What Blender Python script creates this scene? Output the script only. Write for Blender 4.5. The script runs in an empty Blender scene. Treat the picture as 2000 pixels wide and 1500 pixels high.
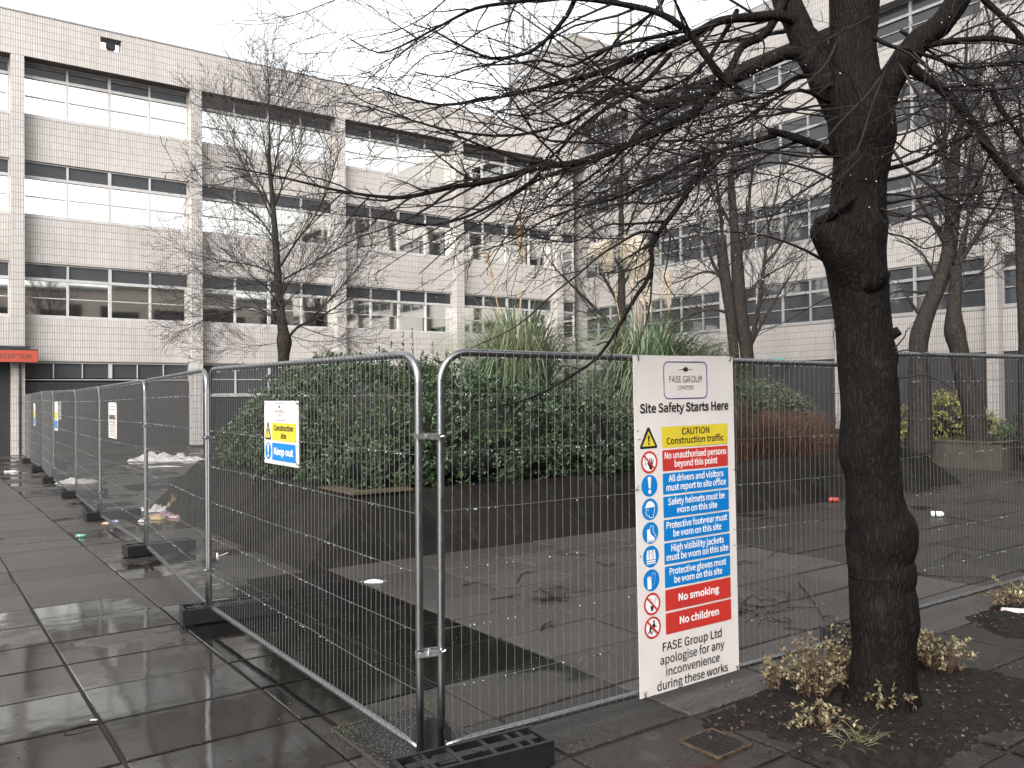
import bpy, math, random
from mathutils import Vector, Matrix, noise
R = math.radians
S = bpy.context.scene
COL = S.collection
V = Vector

# ------------------------------------------------------------ camera
F = 1647.8
PITCH, ROLL, YAW, CZ = R(.745), R(-.565), R(54.268), 1.85
_fw = V((math.cos(YAW)*math.cos(PITCH), math.sin(YAW)*math.cos(PITCH), math.sin(PITCH)))
_rt = V((math.sin(YAW), -math.cos(YAW), 0))
_up = _rt.cross(_fw)
RT = math.cos(ROLL)*_rt + math.sin(ROLL)*_up
UP = -math.sin(ROLL)*_rt + math.cos(ROLL)*_up
EYE = V((0, 0, CZ))
cd = bpy.data.cameras.new('camera')
cd.sensor_width = 36; cd.lens = F/2000*36; cd.clip_start = .05; cd.clip_end = 2000
cam = bpy.data.objects.new('camera', cd); COL.objects.link(cam)
cam.matrix_world = Matrix(((RT.x, UP.x, -_fw.x, 0), (RT.y, UP.y, -_fw.y, 0), (RT.z, UP.z, -_fw.z, CZ), (0, 0, 0, 1)))
S.camera = cam

# ------------------------------------------------------------ sky, sun, exposure
W = bpy.data.worlds.new('World'); S.world = W; W.use_nodes = True
nt = W.node_tree; nt.nodes.clear()
sk = nt.nodes.new('ShaderNodeTexSky'); sk.sky_type = 'NISHITA'; sk.sun_disc = False
SUN_EL, SUN_AZ = 34, 216      # degrees; azimuth of the bright part of the cloud, counter-clockwise from +X
sk.sun_elevation = R(SUN_EL); sk.sun_rotation = R(90-SUN_AZ); sk.dust_density = 4; sk.air_density = 1.2
hs = nt.nodes.new('ShaderNodeHueSaturation'); hs.inputs['Saturation'].default_value = .10; hs.inputs['Value'].default_value = 1.1
bgn = nt.nodes.new('ShaderNodeBackground'); bgn.inputs['Strength'].default_value = .15
wo = nt.nodes.new('ShaderNodeOutputWorld')
nt.links.new(sk.outputs[0], hs.inputs['Color']); nt.links.new(hs.outputs[0], bgn.inputs[0]); nt.links.new(bgn.outputs[0], wo.inputs[0])
sl = bpy.data.lights.new('sun', 'SUN'); sl.energy = .5; sl.angle = R(40); sl.color = (1, .97, .93)
so = bpy.data.objects.new('sun', sl); COL.objects.link(so)
sd = V((math.cos(R(SUN_AZ))*math.cos(R(SUN_EL)), math.sin(R(SUN_AZ))*math.cos(R(SUN_EL)), math.sin(R(SUN_EL))))
so.rotation_euler = sd.to_track_quat('Z', 'Y').to_euler()
S.view_settings.view_transform = 'Standard'; S.view_settings.look = 'None'
S.view_settings.exposure = 1.38; S.view_settings.gamma = 1

# ------------------------------------------------------------ measuring helpers: a pixel of the 2000x1500 photograph and a distance give a point
def ray(x, y): return _fw + RT*((x-1000)/F) - UP*((y-750)/F)
def at(x, y, D): return EYE + ray(x, y)*D
def gz(x, y, z=0.):
    d = ray(x, y); return EYE + d*((z-CZ)/d.z)
def onX(x, y, X):
    d = ray(x, y); return EYE + d*(X/d.x)
def onY(x, y, Y):
    d = ray(x, y); return EYE + d*(Y/d.y)

# ------------------------------------------------------------ object helpers
ORG = {}
def tag(o, label=None, cat=None, group=None, kind=None):
    if label: o['label'] = label
    if cat: o['category'] = cat
    if group: o['group'] = group
    if kind: o['kind'] = kind
    return o
def thing(name, loc, label, cat, group=None, rz=0.):
    o = bpy.data.objects.new(name, None); COL.objects.link(o)
    o.empty_display_size = .2; o.location = loc; o.rotation_euler = (0, 0, rz)
    ORG[o.name] = V(loc) if rz == 0 else V((0, 0, 0))
    return tag(o, label, cat, group)
class MB:
    def __init__(s): s.v = []; s.f = []; s.m = []
    def add(s, vs, fs, mi=0):
        n = len(s.v); s.v.extend(vs)
        for f in fs: s.f.append(tuple(i+n for i in f)); s.m.append(mi)
    def box(s, a, b, mi=0, tf=None):
        x0, y0, z0 = a; x1, y1, z1 = b
        vs = [(x0,y0,z0),(x1,y0,z0),(x1,y1,z0),(x0,y1,z0),(x0,y0,z1),(x1,y0,z1),(x1,y1,z1),(x0,y1,z1)]
        if tf: vs = [tf(*p) for p in vs]
        s.add([V(p) for p in vs], [(0,3,2,1),(4,5,6,7),(0,1,5,4),(1,2,6,5),(2,3,7,6),(3,0,4,7)], mi)
    def obox(s, c, ax, ay, az, hx, hy, hz, mi=0):
        vs = []
        for z in (-hz, hz):
            for x, y in ((-hx,-hy),(hx,-hy),(hx,hy),(-hx,hy)): vs.append(c+ax*x+ay*y+az*z)
        s.add(vs, [(0,3,2,1),(4,5,6,7),(0,1,5,4),(1,2,6,5),(2,3,7,6),(3,0,4,7)], mi)
    def tube(s, P, rad, n=6, cap=True, mi=0, bump=None):
        P = [V(p) for p in P]; m = len(P)
        if m < 2: return
        if not hasattr(rad, '__len__'): rad = [rad]*m
        t0 = (P[1]-P[0]).normalized()
        up = V((0,0,1)) if abs(t0.z) < .9 else V((1,0,0))
        nx = t0.cross(up).normalized(); vs = []
        for i in range(m):
            t = (P[min(i+1,m-1)]-P[max(i-1,0)])
            if t.length < 1e-9: t = t0
            t.normalize()
            nx = (nx - t*nx.dot(t))
            if nx.length < 1e-6: nx = t.orthogonal()
            nx.normalize(); ny = t.cross(nx)
            for k in range(n):
                a = 2*math.pi*k/n; r = rad[i]
                q = nx*math.cos(a)+ny*math.sin(a)
                if bump: r *= bump(P[i], q)
                vs.append(P[i]+q*r)
        fs = []
        for i in range(m-1):
            for k in range(n):
                k2 = (k+1) % n
                fs.append((i*n+k, i*n+k2, (i+1)*n+k2, (i+1)*n+k))
        if cap:
            fs.append(tuple(range(n))[::-1]); fs.append(tuple((m-1)*n+k for k in range(n)))
        s.add(vs, fs, mi)
    def poly(s, pts, ex=None, mi=0):
        pts = [V(p) for p in pts]; n = len(pts)
        if ex is None: s.add(pts, [tuple(range(n))], mi)
        else:
            ex = V(ex)
            s.add(pts+[p+ex for p in pts], [tuple(range(n))[::-1], tuple(range(n, 2*n))]+[(i, (i+1)%n, n+(i+1)%n, n+i) for i in range(n)], mi)
    def build(s, name, mats, parent=None, smooth=False, org=None):
        me = bpy.data.meshes.new(name)
        if parent is not None and org is None: org = ORG.get(parent.name, V((0,0,0)))
        if org is None: org = V((0,0,0))
        me.from_pydata([V(p)-org for p in s.v], [], s.f)
        if not isinstance(mats, (list, tuple)): mats = [mats]
        for m in mats: me.materials.append(m)
        if len(mats) > 1: me.polygons.foreach_set('material_index', s.m)
        if smooth: me.polygons.foreach_set('use_smooth', [True]*len(me.polygons))
        me.update()
        o = bpy.data.objects.new(name, me); COL.objects.link(o)
        if parent is not None:
            o.parent = parent; ORG[o.name] = org
        else:
            o.location = org; ORG[o.name] = org
        return o
def kids(o): return [c for c in bpy.data.objects if c.parent == o]
def dup(o, parent=None, loc=None, rz=None):
    c = o.copy(); COL.objects.link(c); ORG[c.name] = ORG.get(o.name, V((0,0,0)))
    if parent: c.parent = parent
    if loc is not None: c.location = loc
    if rz is not None: c.rotation_euler = (0, 0, rz)
    for k in kids(o): dup(k, c)
    return c

# ------------------------------------------------------------ materials
def new_mat(name):
    m = bpy.data.materials.new(name); m.use_nodes = True
    t = m.node_tree; b = t.nodes['Principled BSDF']
    return m, t, b
def nd(t, typ, **kw):
    n = t.nodes.new(typ)
    for k, v in kw.items():
        if k in n.inputs: n.inputs[k].default_value = v
        else: setattr(n, k, v)
    return n
def mixc(t, fac, a, b, mode='MIX'):
    n = t.nodes.new('ShaderNodeMix'); n.data_type = 'RGBA'; n.blend_type = mode
    for i, v in ((0, fac), (6, a), (7, b)):
        if hasattr(v, 'is_linked') or hasattr(v, 'links'): t.links.new(v, n.inputs[i])
        elif i == 0: n.inputs[0].default_value = v
        else: n.inputs[i].default_value = tuple(v)+(1,) if len(v) == 3 else v
    return n.outputs[2]
def mathn(t, op, a, b=None, c=None, clamp=False):
    n = t.nodes.new('ShaderNodeMath'); n.operation = op; n.use_clamp = clamp
    for i, v in enumerate((a, b, c)):
        if v is None: continue
        if hasattr(v, 'links'): t.links.new(v, n.inputs[i])
        else: n.inputs[i].default_value = v
    return n.outputs[0]
def ramp(t, fac, lo, hi, a=0., b=1.):
    n = t.nodes.new('ShaderNodeMapRange'); n.interpolation_type = 'SMOOTHSTEP'
    t.links.new(fac, n.inputs[0])
    n.inputs[1].default_value = lo; n.inputs[2].default_value = hi; n.inputs[3].default_value = a; n.inputs[4].default_value = b
    return n.outputs[0]
def pos(t, scale=(1,1,1), obj=False):
    if obj: s = t.nodes.new('ShaderNodeTexCoord').outputs['Object']
    else: s = t.nodes.new('ShaderNodeNewGeometry').outputs['Position']
    if scale == (1,1,1): return s
    mp = t.nodes.new('ShaderNodeVectorMath'); mp.operation = 'MULTIPLY'; mp.inputs[1].default_value = scale
    t.links.new(s, mp.inputs[0]); return mp.outputs[0]
def noisen(t, vec, scale, detail=4, rough=.55):
    n = t.nodes.new('ShaderNodeTexNoise'); n.inputs['Scale'].default_value = scale
    n.inputs['Detail'].default_value = detail; n.inputs['Roughness'].default_value = rough
    t.links.new(vec, n.inputs['Vector']); return n.outputs['Fac']
def bump(t, b, h, strength, dist=.01):
    n = t.nodes.new('ShaderNodeBump'); n.inputs['Distance'].default_value = dist
    if hasattr(strength, 'links'): t.links.new(strength, n.inputs['Strength'])
    else: n.inputs['Strength'].default_value = strength
    t.links.new(h, n.inputs['Height']); t.links.new(n.outputs[0], b.inputs['Normal'])
def pm(name, c1, c2=None, rough=.6, scale=8., bmp=0., metal=0., spec=.5, obj=True, stretch=(1,1,1), island=False, trans=0., r2=None, bs=4., coat=0.):
    m, t, b = new_mat(name)
    b.inputs['Roughness'].default_value = rough; b.inputs['Metallic'].default_value = metal
    b.inputs['Specular IOR Level'].default_value = spec
    b.inputs['Coat Weight'].default_value = coat; b.inputs['Coat Roughness'].default_value = .15
    if c2 is None: b.inputs['Base Color'].default_value = tuple(c1)+(1,)
    else:
        p = pos(t, stretch, obj); n = noisen(t, p, scale)
        fac = ramp(t, n, .3, .7)
        if island:
            g = t.nodes.new('ShaderNodeNewGeometry'); fac = g.outputs['Random Per Island']
        t.links.new(mixc(t, fac, c1, c2), b.inputs['Base Color'])
        if r2 is not None: t.links.new(ramp(t, n, .35, .65, rough, r2), b.inputs['Roughness'])
        if bmp: bump(t, b, noisen(t, p, scale*bs), bmp, .02)
    if trans: b.inputs['Transmission Weight'].default_value = trans; b.inputs['IOR'].default_value = 1.33
    return m
M = {}
def facade_mat(name, tile, tile2, joint, w=.0725, h=.245, ms=.0058, stain=.35):
    m, t, b = new_mat(name)
    p = pos(t); sx = t.nodes.new('ShaderNodeSeparateXYZ'); t.links.new(p, sx.inputs[0])
    cx = t.nodes.new('ShaderNodeCombineXYZ')
    t.links.new(mathn(t, 'ADD', sx.outputs[0], sx.outputs[1]), cx.inputs[0]); t.links.new(sx.outputs[2], cx.inputs[1])
    br = nd(t, 'ShaderNodeTexBrick', offset=0., squash=1.)
    br.inputs['Scale'].default_value = 1; br.inputs['Brick Width'].default_value = w; br.inputs['Row Height'].default_value = h
    br.inputs['Mortar Size'].default_value = ms; br.inputs['Mortar Smooth'].default_value = .1; br.inputs['Bias'].default_value = 0
    br.inputs['Color1'].default_value = tuple(tile)+(1,); br.inputs['Color2'].default_value = tuple(tile2)+(1,); br.inputs['Mortar'].default_value = tuple(joint)+(1,)
    t.links.new(cx.outputs[0], br.inputs['Vector'])
    # rain streaks and blotches that belong to the tiles
    st = noisen(t, pos(t, (3.2, 3.2, .20)), 1.0, 6, .65)
    bl = noisen(t, p, .45, 3)
    k = mathn(t, 'MULTIPLY', ramp(t, st, .50, .80), stain*1.5)
    c = mixc(t, k, br.outputs['Color'], (.30, .255, .22), 'MIX')
    c = mixc(t, ramp(t, bl, .3, .75, 0., .22), c, (.38, .35, .32), 'MULTIPLY')
    t.links.new(c, b.inputs['Base Color'])
    b.inputs['Roughness'].default_value = .45
    bump(t, b, mathn(t, 'SUBTRACT', 1., br.outputs['Fac']), .4, .006)
    return m
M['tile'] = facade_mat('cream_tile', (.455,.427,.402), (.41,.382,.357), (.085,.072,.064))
M['tile_far'] = facade_mat('shaded_cream_tile', (.32,.300,.282), (.285,.266,.249), (.062,.053,.048), stain=.3)  # same cream tile darkened; the right block's shade is in its colour
M['coping'] = pm('coping_metal', (.20,.19,.2), (.28,.27,.27), .6, 3)
M['brick'] = facade_mat('dark_brick', (.018,.0175,.019), (.014,.0135,.0148), (.034,.0325,.034), w=.22, h=.075, ms=.008, stain=.0)
M['frame'] = pm('window_frame_paint', (.40,.385,.375), (.33,.315,.305), .5, 6)
M['shaded_frame'] = pm('shaded_frame_paint', (.23,.223,.215), (.18,.175,.17), .5, 6)  # white frames greyed: shade on the right block put into the paint
def glass(name, c, metal, rough, spec=.5, bm=.02):
    m, t, b = new_mat(name)
    g = t.nodes.new('ShaderNodeNewGeometry')
    c2 = tuple(x*.84 for x in c)
    t.links.new(mixc(t, g.outputs['Random Per Island'], c, c2), b.inputs['Base Color'])
    b.inputs['Metallic'].default_value = metal; b.inputs['Roughness'].default_value = rough; b.inputs['Specular IOR Level'].default_value = spec
    bump(t, b, noisen(t, pos(t), .7, 2), bm, .05)
    return m
M['film_glass'] = glass('mirror_film_glass', (.92,.93,.88), 1., .03)
M['dark_glass'] = glass('dark_glass', (.035,.037,.04), 0., .04, .35)
M['grey_glass'] = glass('grey_glass', (.05,.052,.055), .0, .06, .45)
M['black'] = pm('black_paint', (.012,.012,.013), (.02,.02,.022), .5, 10)
M['void_shade'] = pm('painted_interior_shade', (.008,.009,.011), (.014,.014,.016), .7, 4)  # near-black colour standing for the darkness of recesses and hollows
M['roofing'] = pm('roof_felt', (.12,.12,.12), (.2,.2,.2), .9, 3)
M['galv'] = pm('galvanised_steel', (.33,.335,.34), (.23,.235,.24), .27, 14, .04, 1., r2=.42)
M['galv_far'] = pm('weathered_galvanised', (.2,.205,.22), (.15,.155,.16), .5, 12, 0, .7)
M['wire'] = pm('galvanised_wire', (.10,.10,.097), (.07,.07,.068), .55, 30, 0, .3)
M['zinc'] = pm('bright_zinc', (.72,.72,.72), (.5,.5,.5), .25, 30, 0, 1.)
M['rubber'] = pm('black_rubber_block', (.007,.0072,.008), (.012,.012,.0132), .42, 9, .15, 0, .4)
M['water'] = pm('water_drop', (.92,.94,.96), None, .08, trans=.35)  # part opaque near-white: the drops' bright sky glint is in the colour
M['board'] = pm('white_sign_board', (.60,.56,.53), (.55,.51,.485), .38, 2.5)
M['ink'] = pm('black_print', (.012,.011,.012), None, .45)
M['ink_grey'] = pm('grey_print', (.07,.06,.065), None, .45)
M['violet'] = pm('violet_print', (.075,.065,.19), None, .45)
M['yellow'] = pm('yellow_print', (.60,.47,.03), (.53,.41,.03), .42, 4)
M['red'] = pm('red_print', (.46,.028,.022), (.40,.028,.022), .42, 4)
M['blue'] = pm('blue_print', (.0,.165,.47), (.0,.145,.42), .42, 4)
M['white'] = pm('white_print', (.70,.69,.68), None, .42)
M['orange_sign'] = pm('orange_red_sign', (.36,.058,.032), (.32,.052,.029), .45, 3)
M['paper'] = pm('white_paper', (.52,.50,.48), (.40,.385,.37), .7, 20, .2)
M['cloth'] = pm('white_wet_cloth', (.46,.44,.43), (.30,.28,.275), .7, 4, .5)
def bark_mat(name, c1, c2, c3, rough=.6, sx=14., bs=.9):
    m, t, b = new_mat(name)
    p = pos(t, (1,1,.16)); n = noisen(t, p, sx*2, 6, .7); n2 = noisen(t, pos(t), 6.5, 5, .65); n4 = noisen(t, pos(t, (1,1,.5)), sx*7, 3, .7)
    w = t.nodes.new('ShaderNodeVectorMath'); w.operation = 'MULTIPLY_ADD'
    nz = t.nodes.new('ShaderNodeTexNoise'); nz.inputs['Scale'].default_value = 9; t.links.new(pos(t), nz.inputs['Vector']); t.links.new(nz.outputs['Color'], w.inputs[0]); w.inputs[1].default_value = (.05,.05,.05); t.links.new(p, w.inputs[2])
    vo = nd(t, 'ShaderNodeTexVoronoi', feature='DISTANCE_TO_EDGE'); vo.inputs['Scale'].default_value = sx*4.2; t.links.new(w.outputs[0], vo.inputs['Vector'])
    ridge = ramp(t, vo.outputs['Distance'], .0, .28)
    c = mixc(t, ramp(t, n, .32, .70), c1, c2); c = mixc(t, ridge, tuple(x*.7 for x in c1), c)
    c = mixc(t, ramp(t, n4, .62, .78, 0., .7), c, tuple(x*2.2 for x in c2))
    t.links.new(mixc(t, ramp(t, n2, .56, .74, 0., .75), c, c3), b.inputs['Base Color'])
    b.inputs['Roughness'].default_value = rough; b.inputs['Specular IOR Level'].default_value = .10
    h = mathn(t, 'ADD', mathn(t, 'MULTIPLY', ridge, .8), mathn(t, 'ADD', n, mathn(t, 'MULTIPLY', n4, .4)))
    bump(t, b, h, bs, .025)
    return m
M['bark_wet'] = bark_mat('wet_black_bark', (.0065,.0053,.0045), (.0155,.0125,.0105), (.024,.018,.012), .75, 13., .38)
M['twig_wet'] = pm('wet_dark_twig', (.009,.007,.0065), (.016,.0112,.0098), .5, 3, spec=.2, obj=False)
M['bark_grey'] = bark_mat('grey_brown_bark', (.026,.0215,.019), (.058,.049,.042), (.045,.042,.03), .75, 9., .6)
M['twig_grey'] = pm('grey_brown_twig', (.022,.017,.0155), (.038,.030,.027), .7, 2, obj=False)
def leaf_mat(name, c1, c2, c3=None, rough=.35, spec=.5, tr=.15):
    m, t, b = new_mat(name)
    g = t.nodes.new('ShaderNodeNewGeometry')
    c = mixc(t, g.outputs['Random Per Island'], c1, c2)
    if c3: c = mixc(t, ramp(t, noisen(t, pos(t), 1.3, 2), .45, .7), c, c3)
    t.links.new(c, b.inputs['Base Color'])
    b.inputs['Roughness'].default_value = rough; b.inputs['Specular IOR Level'].default_value = spec
    return m
M['hedge'] = leaf_mat('hedge_leaf', (.010,.024,.008), (.062,.097,.044), (.036,.056,.021), .4)
M['hedge_core'] = pm('hedge_inner_shade', (.010,.013,.008), (.018,.018,.012), .9, 6)  # very dark colour stands for the shade deep inside the foliage
M['ivy'] = leaf_mat('small_grey_green_leaf', (.035,.052,.025), (.085,.10,.055), None, .4)
M['blade'] = leaf_mat('pampas_blade', (.04,.078,.034), (.15,.20,.115), (.15,.16,.085), .5)
M['plume'] = leaf_mat('pampas_plume', (.72,.64,.53), (.86,.80,.70), None, .9, .1)
M['plume_brown'] = leaf_mat('thin_brown_plume', (.42,.28,.15), (.58,.43,.26), None, .9, .1)
M['stalk'] = pm('pampas_stalk', (.38,.26,.13), (.28,.19,.10), .7, 5)
M['brown_twig'] = leaf_mat('reddish_brown_twig', (.034,.019,.013), (.13,.068,.043), (.025,.016,.012), .7, .3)
M['yellow_leaf'] = leaf_mat('yellow_splashed_leaf', (.40,.36,.09), (.022,.040,.012), (.12,.13,.035), .4)
M['cream_leaf'] = leaf_mat('cream_edged_leaf', (.27,.225,.125), (.06,.052,.026), (.17,.112,.066), .45)
M['dead_leaf'] = leaf_mat('dead_leaf', (.09,.05,.03), (.035,.022,.016), None, .5)
M['moss'] = leaf_mat('moss_green', (.03,.045,.010), (.06,.075,.02), None, .7)

# ------------------------------------------------------------ ground
def paving_mat():
    m, t, b = new_mat('wet_concrete_slabs')
    p = pos(t); g = t.nodes.new('ShaderNodeNewGeometry')
    a = t.nodes.new('ShaderNodeAttribute'); a.attribute_name = 'wet'
    n1 = noisen(t, p, .9, 3, .55); n2 = noisen(t, p, 5., 4, .6); n3 = noisen(t, p, 120., 2, .8); n4 = noisen(t, p, 28., 3, .6)
    # how much standing water lies on the slab
    wv = mathn(t, 'ADD', mathn(t, 'MULTIPLY', n1, .8), mathn(t, 'MULTIPLY', n2, .2))
    wv = mathn(t, 'ADD', wv, mathn(t, 'MULTIPLY', mathn(t, 'SUBTRACT', a.outputs['Fac'], .5), .5))
    wet = ramp(t, wv, .46, .60)
    dry = mixc(t, ramp(t, n4, .3, .75), (.021,.0188,.0168), (.034,.0306,.0278))
    dry = mixc(t, ramp(t, n3, .50, .70), dry, (.115,.106,.098))
    soak = mixc(t, ramp(t, n4, .3, .75), (.011,.0098,.009), (.018,.0162,.0148))
    c = mixc(t, wet, dry, soak)
    c = mixc(t, ramp(t, n2, .55, .8, 0., .6), c, (.024,.0195,.016))
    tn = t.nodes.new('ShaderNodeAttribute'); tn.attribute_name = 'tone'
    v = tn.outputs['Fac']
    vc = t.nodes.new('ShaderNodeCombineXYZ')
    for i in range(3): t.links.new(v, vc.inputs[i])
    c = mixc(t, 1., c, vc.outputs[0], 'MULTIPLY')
    t.links.new(c, b.inputs['Base Color'])
    t.links.new(ramp(t, wet, 0., 1., .42, .05), b.inputs['Roughness'])
    b.inputs['IOR'].default_value = 1.38
    bn = t.nodes.new('ShaderNodeBump'); bn.inputs['Distance'].default_value = .004
    t.links.new(ramp(t, wet, 0., 1., .8, .02), bn.inputs['Strength'])
    hsum = mathn(t, 'ADD', n3, mathn(t, 'MULTIPLY', n4, .8))
    t.links.new(hsum, bn.inputs['Height'])
    b2 = t.nodes.new('ShaderNodeBump'); b2.inputs['Distance'].default_value = .006; b2.inputs['Strength'].default_value = .25
    t.links.new(noisen(t, p, 3.2, 2), b2.inputs['Height']); t.links.new(bn.outputs[0], b2.inputs['Normal'])
    t.links.new(b2.outputs[0], b.inputs['Normal'])
    return m
M['paving'] = paving_mat()
M['joint'] = pm('joint_dirt', (.008,.0068,.006), (.013,.0125,.007), .7, 5, .3, obj=False)
M['soil'] = pm('wet_soil', (.009,.0076,.0064), (.022,.018,.015), .75, 22, 1., obj=False, spec=.15)
M['concrete'] = None
def concrete_mat():
    m, t, b = new_mat('stained_dark_concrete')
    p = pos(t); n = noisen(t, p, 1.1, 5, .6); n2 = noisen(t, p, 60, 2, .7); n3 = noisen(t, pos(t, (1.5,1.5,.5)), 3.2, 4)
    c = mixc(t, ramp(t, n, .3, .7), (.006,.0053,.0046), (.015,.0135,.0118))
    c = mixc(t, ramp(t, n2, .4, .8, 0., .5), c, (.016,.0145,.013))
    sx = t.nodes.new('ShaderNodeSeparateXYZ'); t.links.new(p, sx.inputs[0])
    fr = mathn(t, 'FRACT', mathn(t, 'MULTIPLY', mathn(t, 'ADD', sx.outputs[0], mathn(t, 'MULTIPLY', sx.outputs[1], .98)), 1.08))
    c = mixc(t, ramp(t, fr, .004, .020, .9, 0.), c, (.034,.033,.018))
    c = mixc(t, ramp(t, noisen(t, p, 3.5, 5, .65), .56, .70, 0., .6), c, (.026,.027,.013))
    c = mixc(t, ramp(t, n3, .60, .68, 0., .5), c, (.034,.0315,.029))
    t.links.new(c, b.inputs['Base Color']); b.inputs['Roughness'].default_value = .65; b.inputs['Specular IOR Level'].default_value = .06
    bump(t, b, n2, .5, .004)
    return m
M['concrete'] = concrete_mat()
def kerb_mat():
    m, t, b = new_mat('mossy_kerb_concrete')
    p = pos(t); n = noisen(t, p, 2.2, 5, .6); n3 = noisen(t, pos(t, (5,5,.6)), 2.4, 4)
    c = mixc(t, ramp(t, n, .3, .7), (.024,.021,.012), (.04,.036,.025))
    c = mixc(t, ramp(t, n3, .55, .75, 0., .7), c, (.09,.082,.066))
    t.links.new(c, b.inputs['Base Color']); b.inputs['Roughness'].default_value = .7
    bump(t, b, n, .4, .01)
    return m
M['kerb'] = kerb_mat()

rng = random.Random(7)
g = MB(); g.poly([(-150,-150,-.016),(150,-150,-.016),(150,150,-.016),(-150,150,-.016)])
tag(g.build('ground', M['joint']), kind='structure')
DU, DV, U0, V0 = .92, .652, .91, 4.665
pv = MB(); wet = []; tone = []
for i in range(-26, 37):
    for j in range(-17, 46):
        u = U0+i*DU; v = V0+j*DV
        if u > 29 or v > 33.0: continue
        if u > 3.6 and u+DU < 16.8 and v > 8.7 and v+DV < 15.2: continue      # under the raised bed
        if u > 20.6 and v > 9.3: continue
        gap = rng.uniform(.006,.010) if rng.random() < .65 else rng.uniform(.010,.018)
        if u > 2.7 and v < 12 and rng.random() < .5: gap = rng.uniform(.012,.017) if rng.random() < .6 else rng.uniform(.018,.026)
        h = rng.gauss(0, .0026 if u > 3.6 else .0016); tu = rng.gauss(0, .0022); tv = rng.gauss(0, .0022)
        x0, x1, y0, y1 = u+gap, u+DU-gap, v+gap, v+DV-gap
        cu, cv = (x0+x1)/2, (y0+y1)/2
        zf = lambda x, y: h+tu*(x-cu)+tv*(y-cv)
        b = .006; vs = []
        for d, dz in ((b, 0), (0, -.005), (0, -.04)):
            for x, y in ((x0+d,y0+d),(x1-d,y0+d),(x1-d,y1-d),(x0+d,y1-d)): vs.append(V((x, y, zf(x, y)+dz)))
        fs = [(0,1,2,3)]
        for a in (0, 4):
            for k in range(4): fs.append((a+k, a+4+k, a+4+(k+1)%4, a+(k+1)%4))
        pv.add(vs, fs)
        w = rng.uniform(.25, .75)
        if 1.8 < cu < 3.66 and 4.6 < cv < 7.65: w = 1.35
        elif -.2 < cu < 2.8 and 4.0 < cv < 8.6: w = rng.uniform(.55, 1.1)
        elif cu < 2 and cv > 9: w = rng.uniform(.15, .42)
        elif cu < 1 and cv < 8: w = rng.uniform(.3, .65)
        elif cu > 2.2 and cv < 3.5: w = rng.uniform(.3, .55)
        elif cu > 9: w = rng.uniform(.15, .42)
        elif cu > 3.66 and cv < 8.6: w = rng.uniform(.0, .3)
        elif cu > 3.66 and cv < 12: w = rng.uniform(.1, .45)
        wet += [w]*9
        tn_ = rng.uniform(.78, 1.22)*(1.45 if cu > 3.66 and 3.5 < cv < 8.6 and cu < 8 else .68 if cu > 7.5 else .62 if cv < 3.5 and cu > 2.2 else 1.25 if cu < 1.8 else 1)  # left walk brightened: patchy sky reflections put into the slab tone
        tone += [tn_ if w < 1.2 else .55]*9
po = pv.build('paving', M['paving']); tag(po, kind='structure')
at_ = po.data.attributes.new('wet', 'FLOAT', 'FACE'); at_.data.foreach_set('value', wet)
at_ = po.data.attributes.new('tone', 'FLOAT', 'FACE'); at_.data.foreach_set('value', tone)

def sheet(name, outline, zc, seed, mat, amp=.03, n=46):
    """A low mound of earth with a ragged outline."""
    rg = random.Random(seed); xs = [p[0] for p in outline]; ys = [p[1] for p in outline]
    def inside(x, y):
        c = False; k = len(outline); d = 9
        for i in range(k):
            (xa, ya), (xb, yb) = outline[i], outline[(i+1) % k]
            if (ya > y) != (yb > y) and x < (xb-xa)*(y-ya)/(yb-ya)+xa: c = not c
            L = V((xb-xa, yb-ya)); tt = max(0, min(1, V((x-xa, y-ya)).dot(L)/max(L.length_squared, 1e-9)))
            d = min(d, (V((x-xa, y-ya))-L*tt).length)
        return d if c else -d
    mb = MB(); nx = ny = n
    for j in range(ny+1):
        for i in range(nx+1):
            x = min(xs)-.15+(max(xs)-min(xs)+.3)*i/nx; y = min(ys)-.15+(max(ys)-min(ys)+.3)*j/ny
            d = inside(x, y)+.07*noise.noise(V((x*4, y*4, seed)))
            z = -.035+min(1, max(0, (d+.08)/.25))*(zc+.035)
            z += (noise.noise(V((x*6, y*6, seed)))*.6+noise.noise(V((x*17, y*17, seed)))*.4+noise.noise(V((x*40, y*40, seed)))*.25)*amp*(1 if d > -.02 else .15)
            mb.v.append(V((x, y, z)))
    for j in range(ny):
        for i in range(nx):
            a = j*(nx+1)+i; mb.f.append((a, a+1, a+nx+2, a+nx+1)); mb.m.append(0)
    return mb.build(name, mat, smooth=True)
PIT = [tuple(gz(*p)[:2]) for p in ((1340,1425),(1375,1392),(1470,1345),(1545,1305),(1640,1285),(1780,1275),(1850,1300),(1960,1310),(2040,1330),(2060,1420),(1930,1452),(1860,1490),(1780,1520),(1660,1505),(1590,1470),(1520,1450),(1450,1425),(1390,1432))]
tag(sheet('soil', PIT, .035, 3, M['soil'], .03, 70), kind='structure')
PIT2 = [tuple(gz(*p)[:2]) for p in ((1880,1205),(1930,1185),(2005,1165),(2100,1160),(2160,1220),(2080,1260),(1950,1246),(1905,1228))]
tag(sheet('soil', PIT2, .04, 8, M['soil'], .04, 36), kind='structure')

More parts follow.
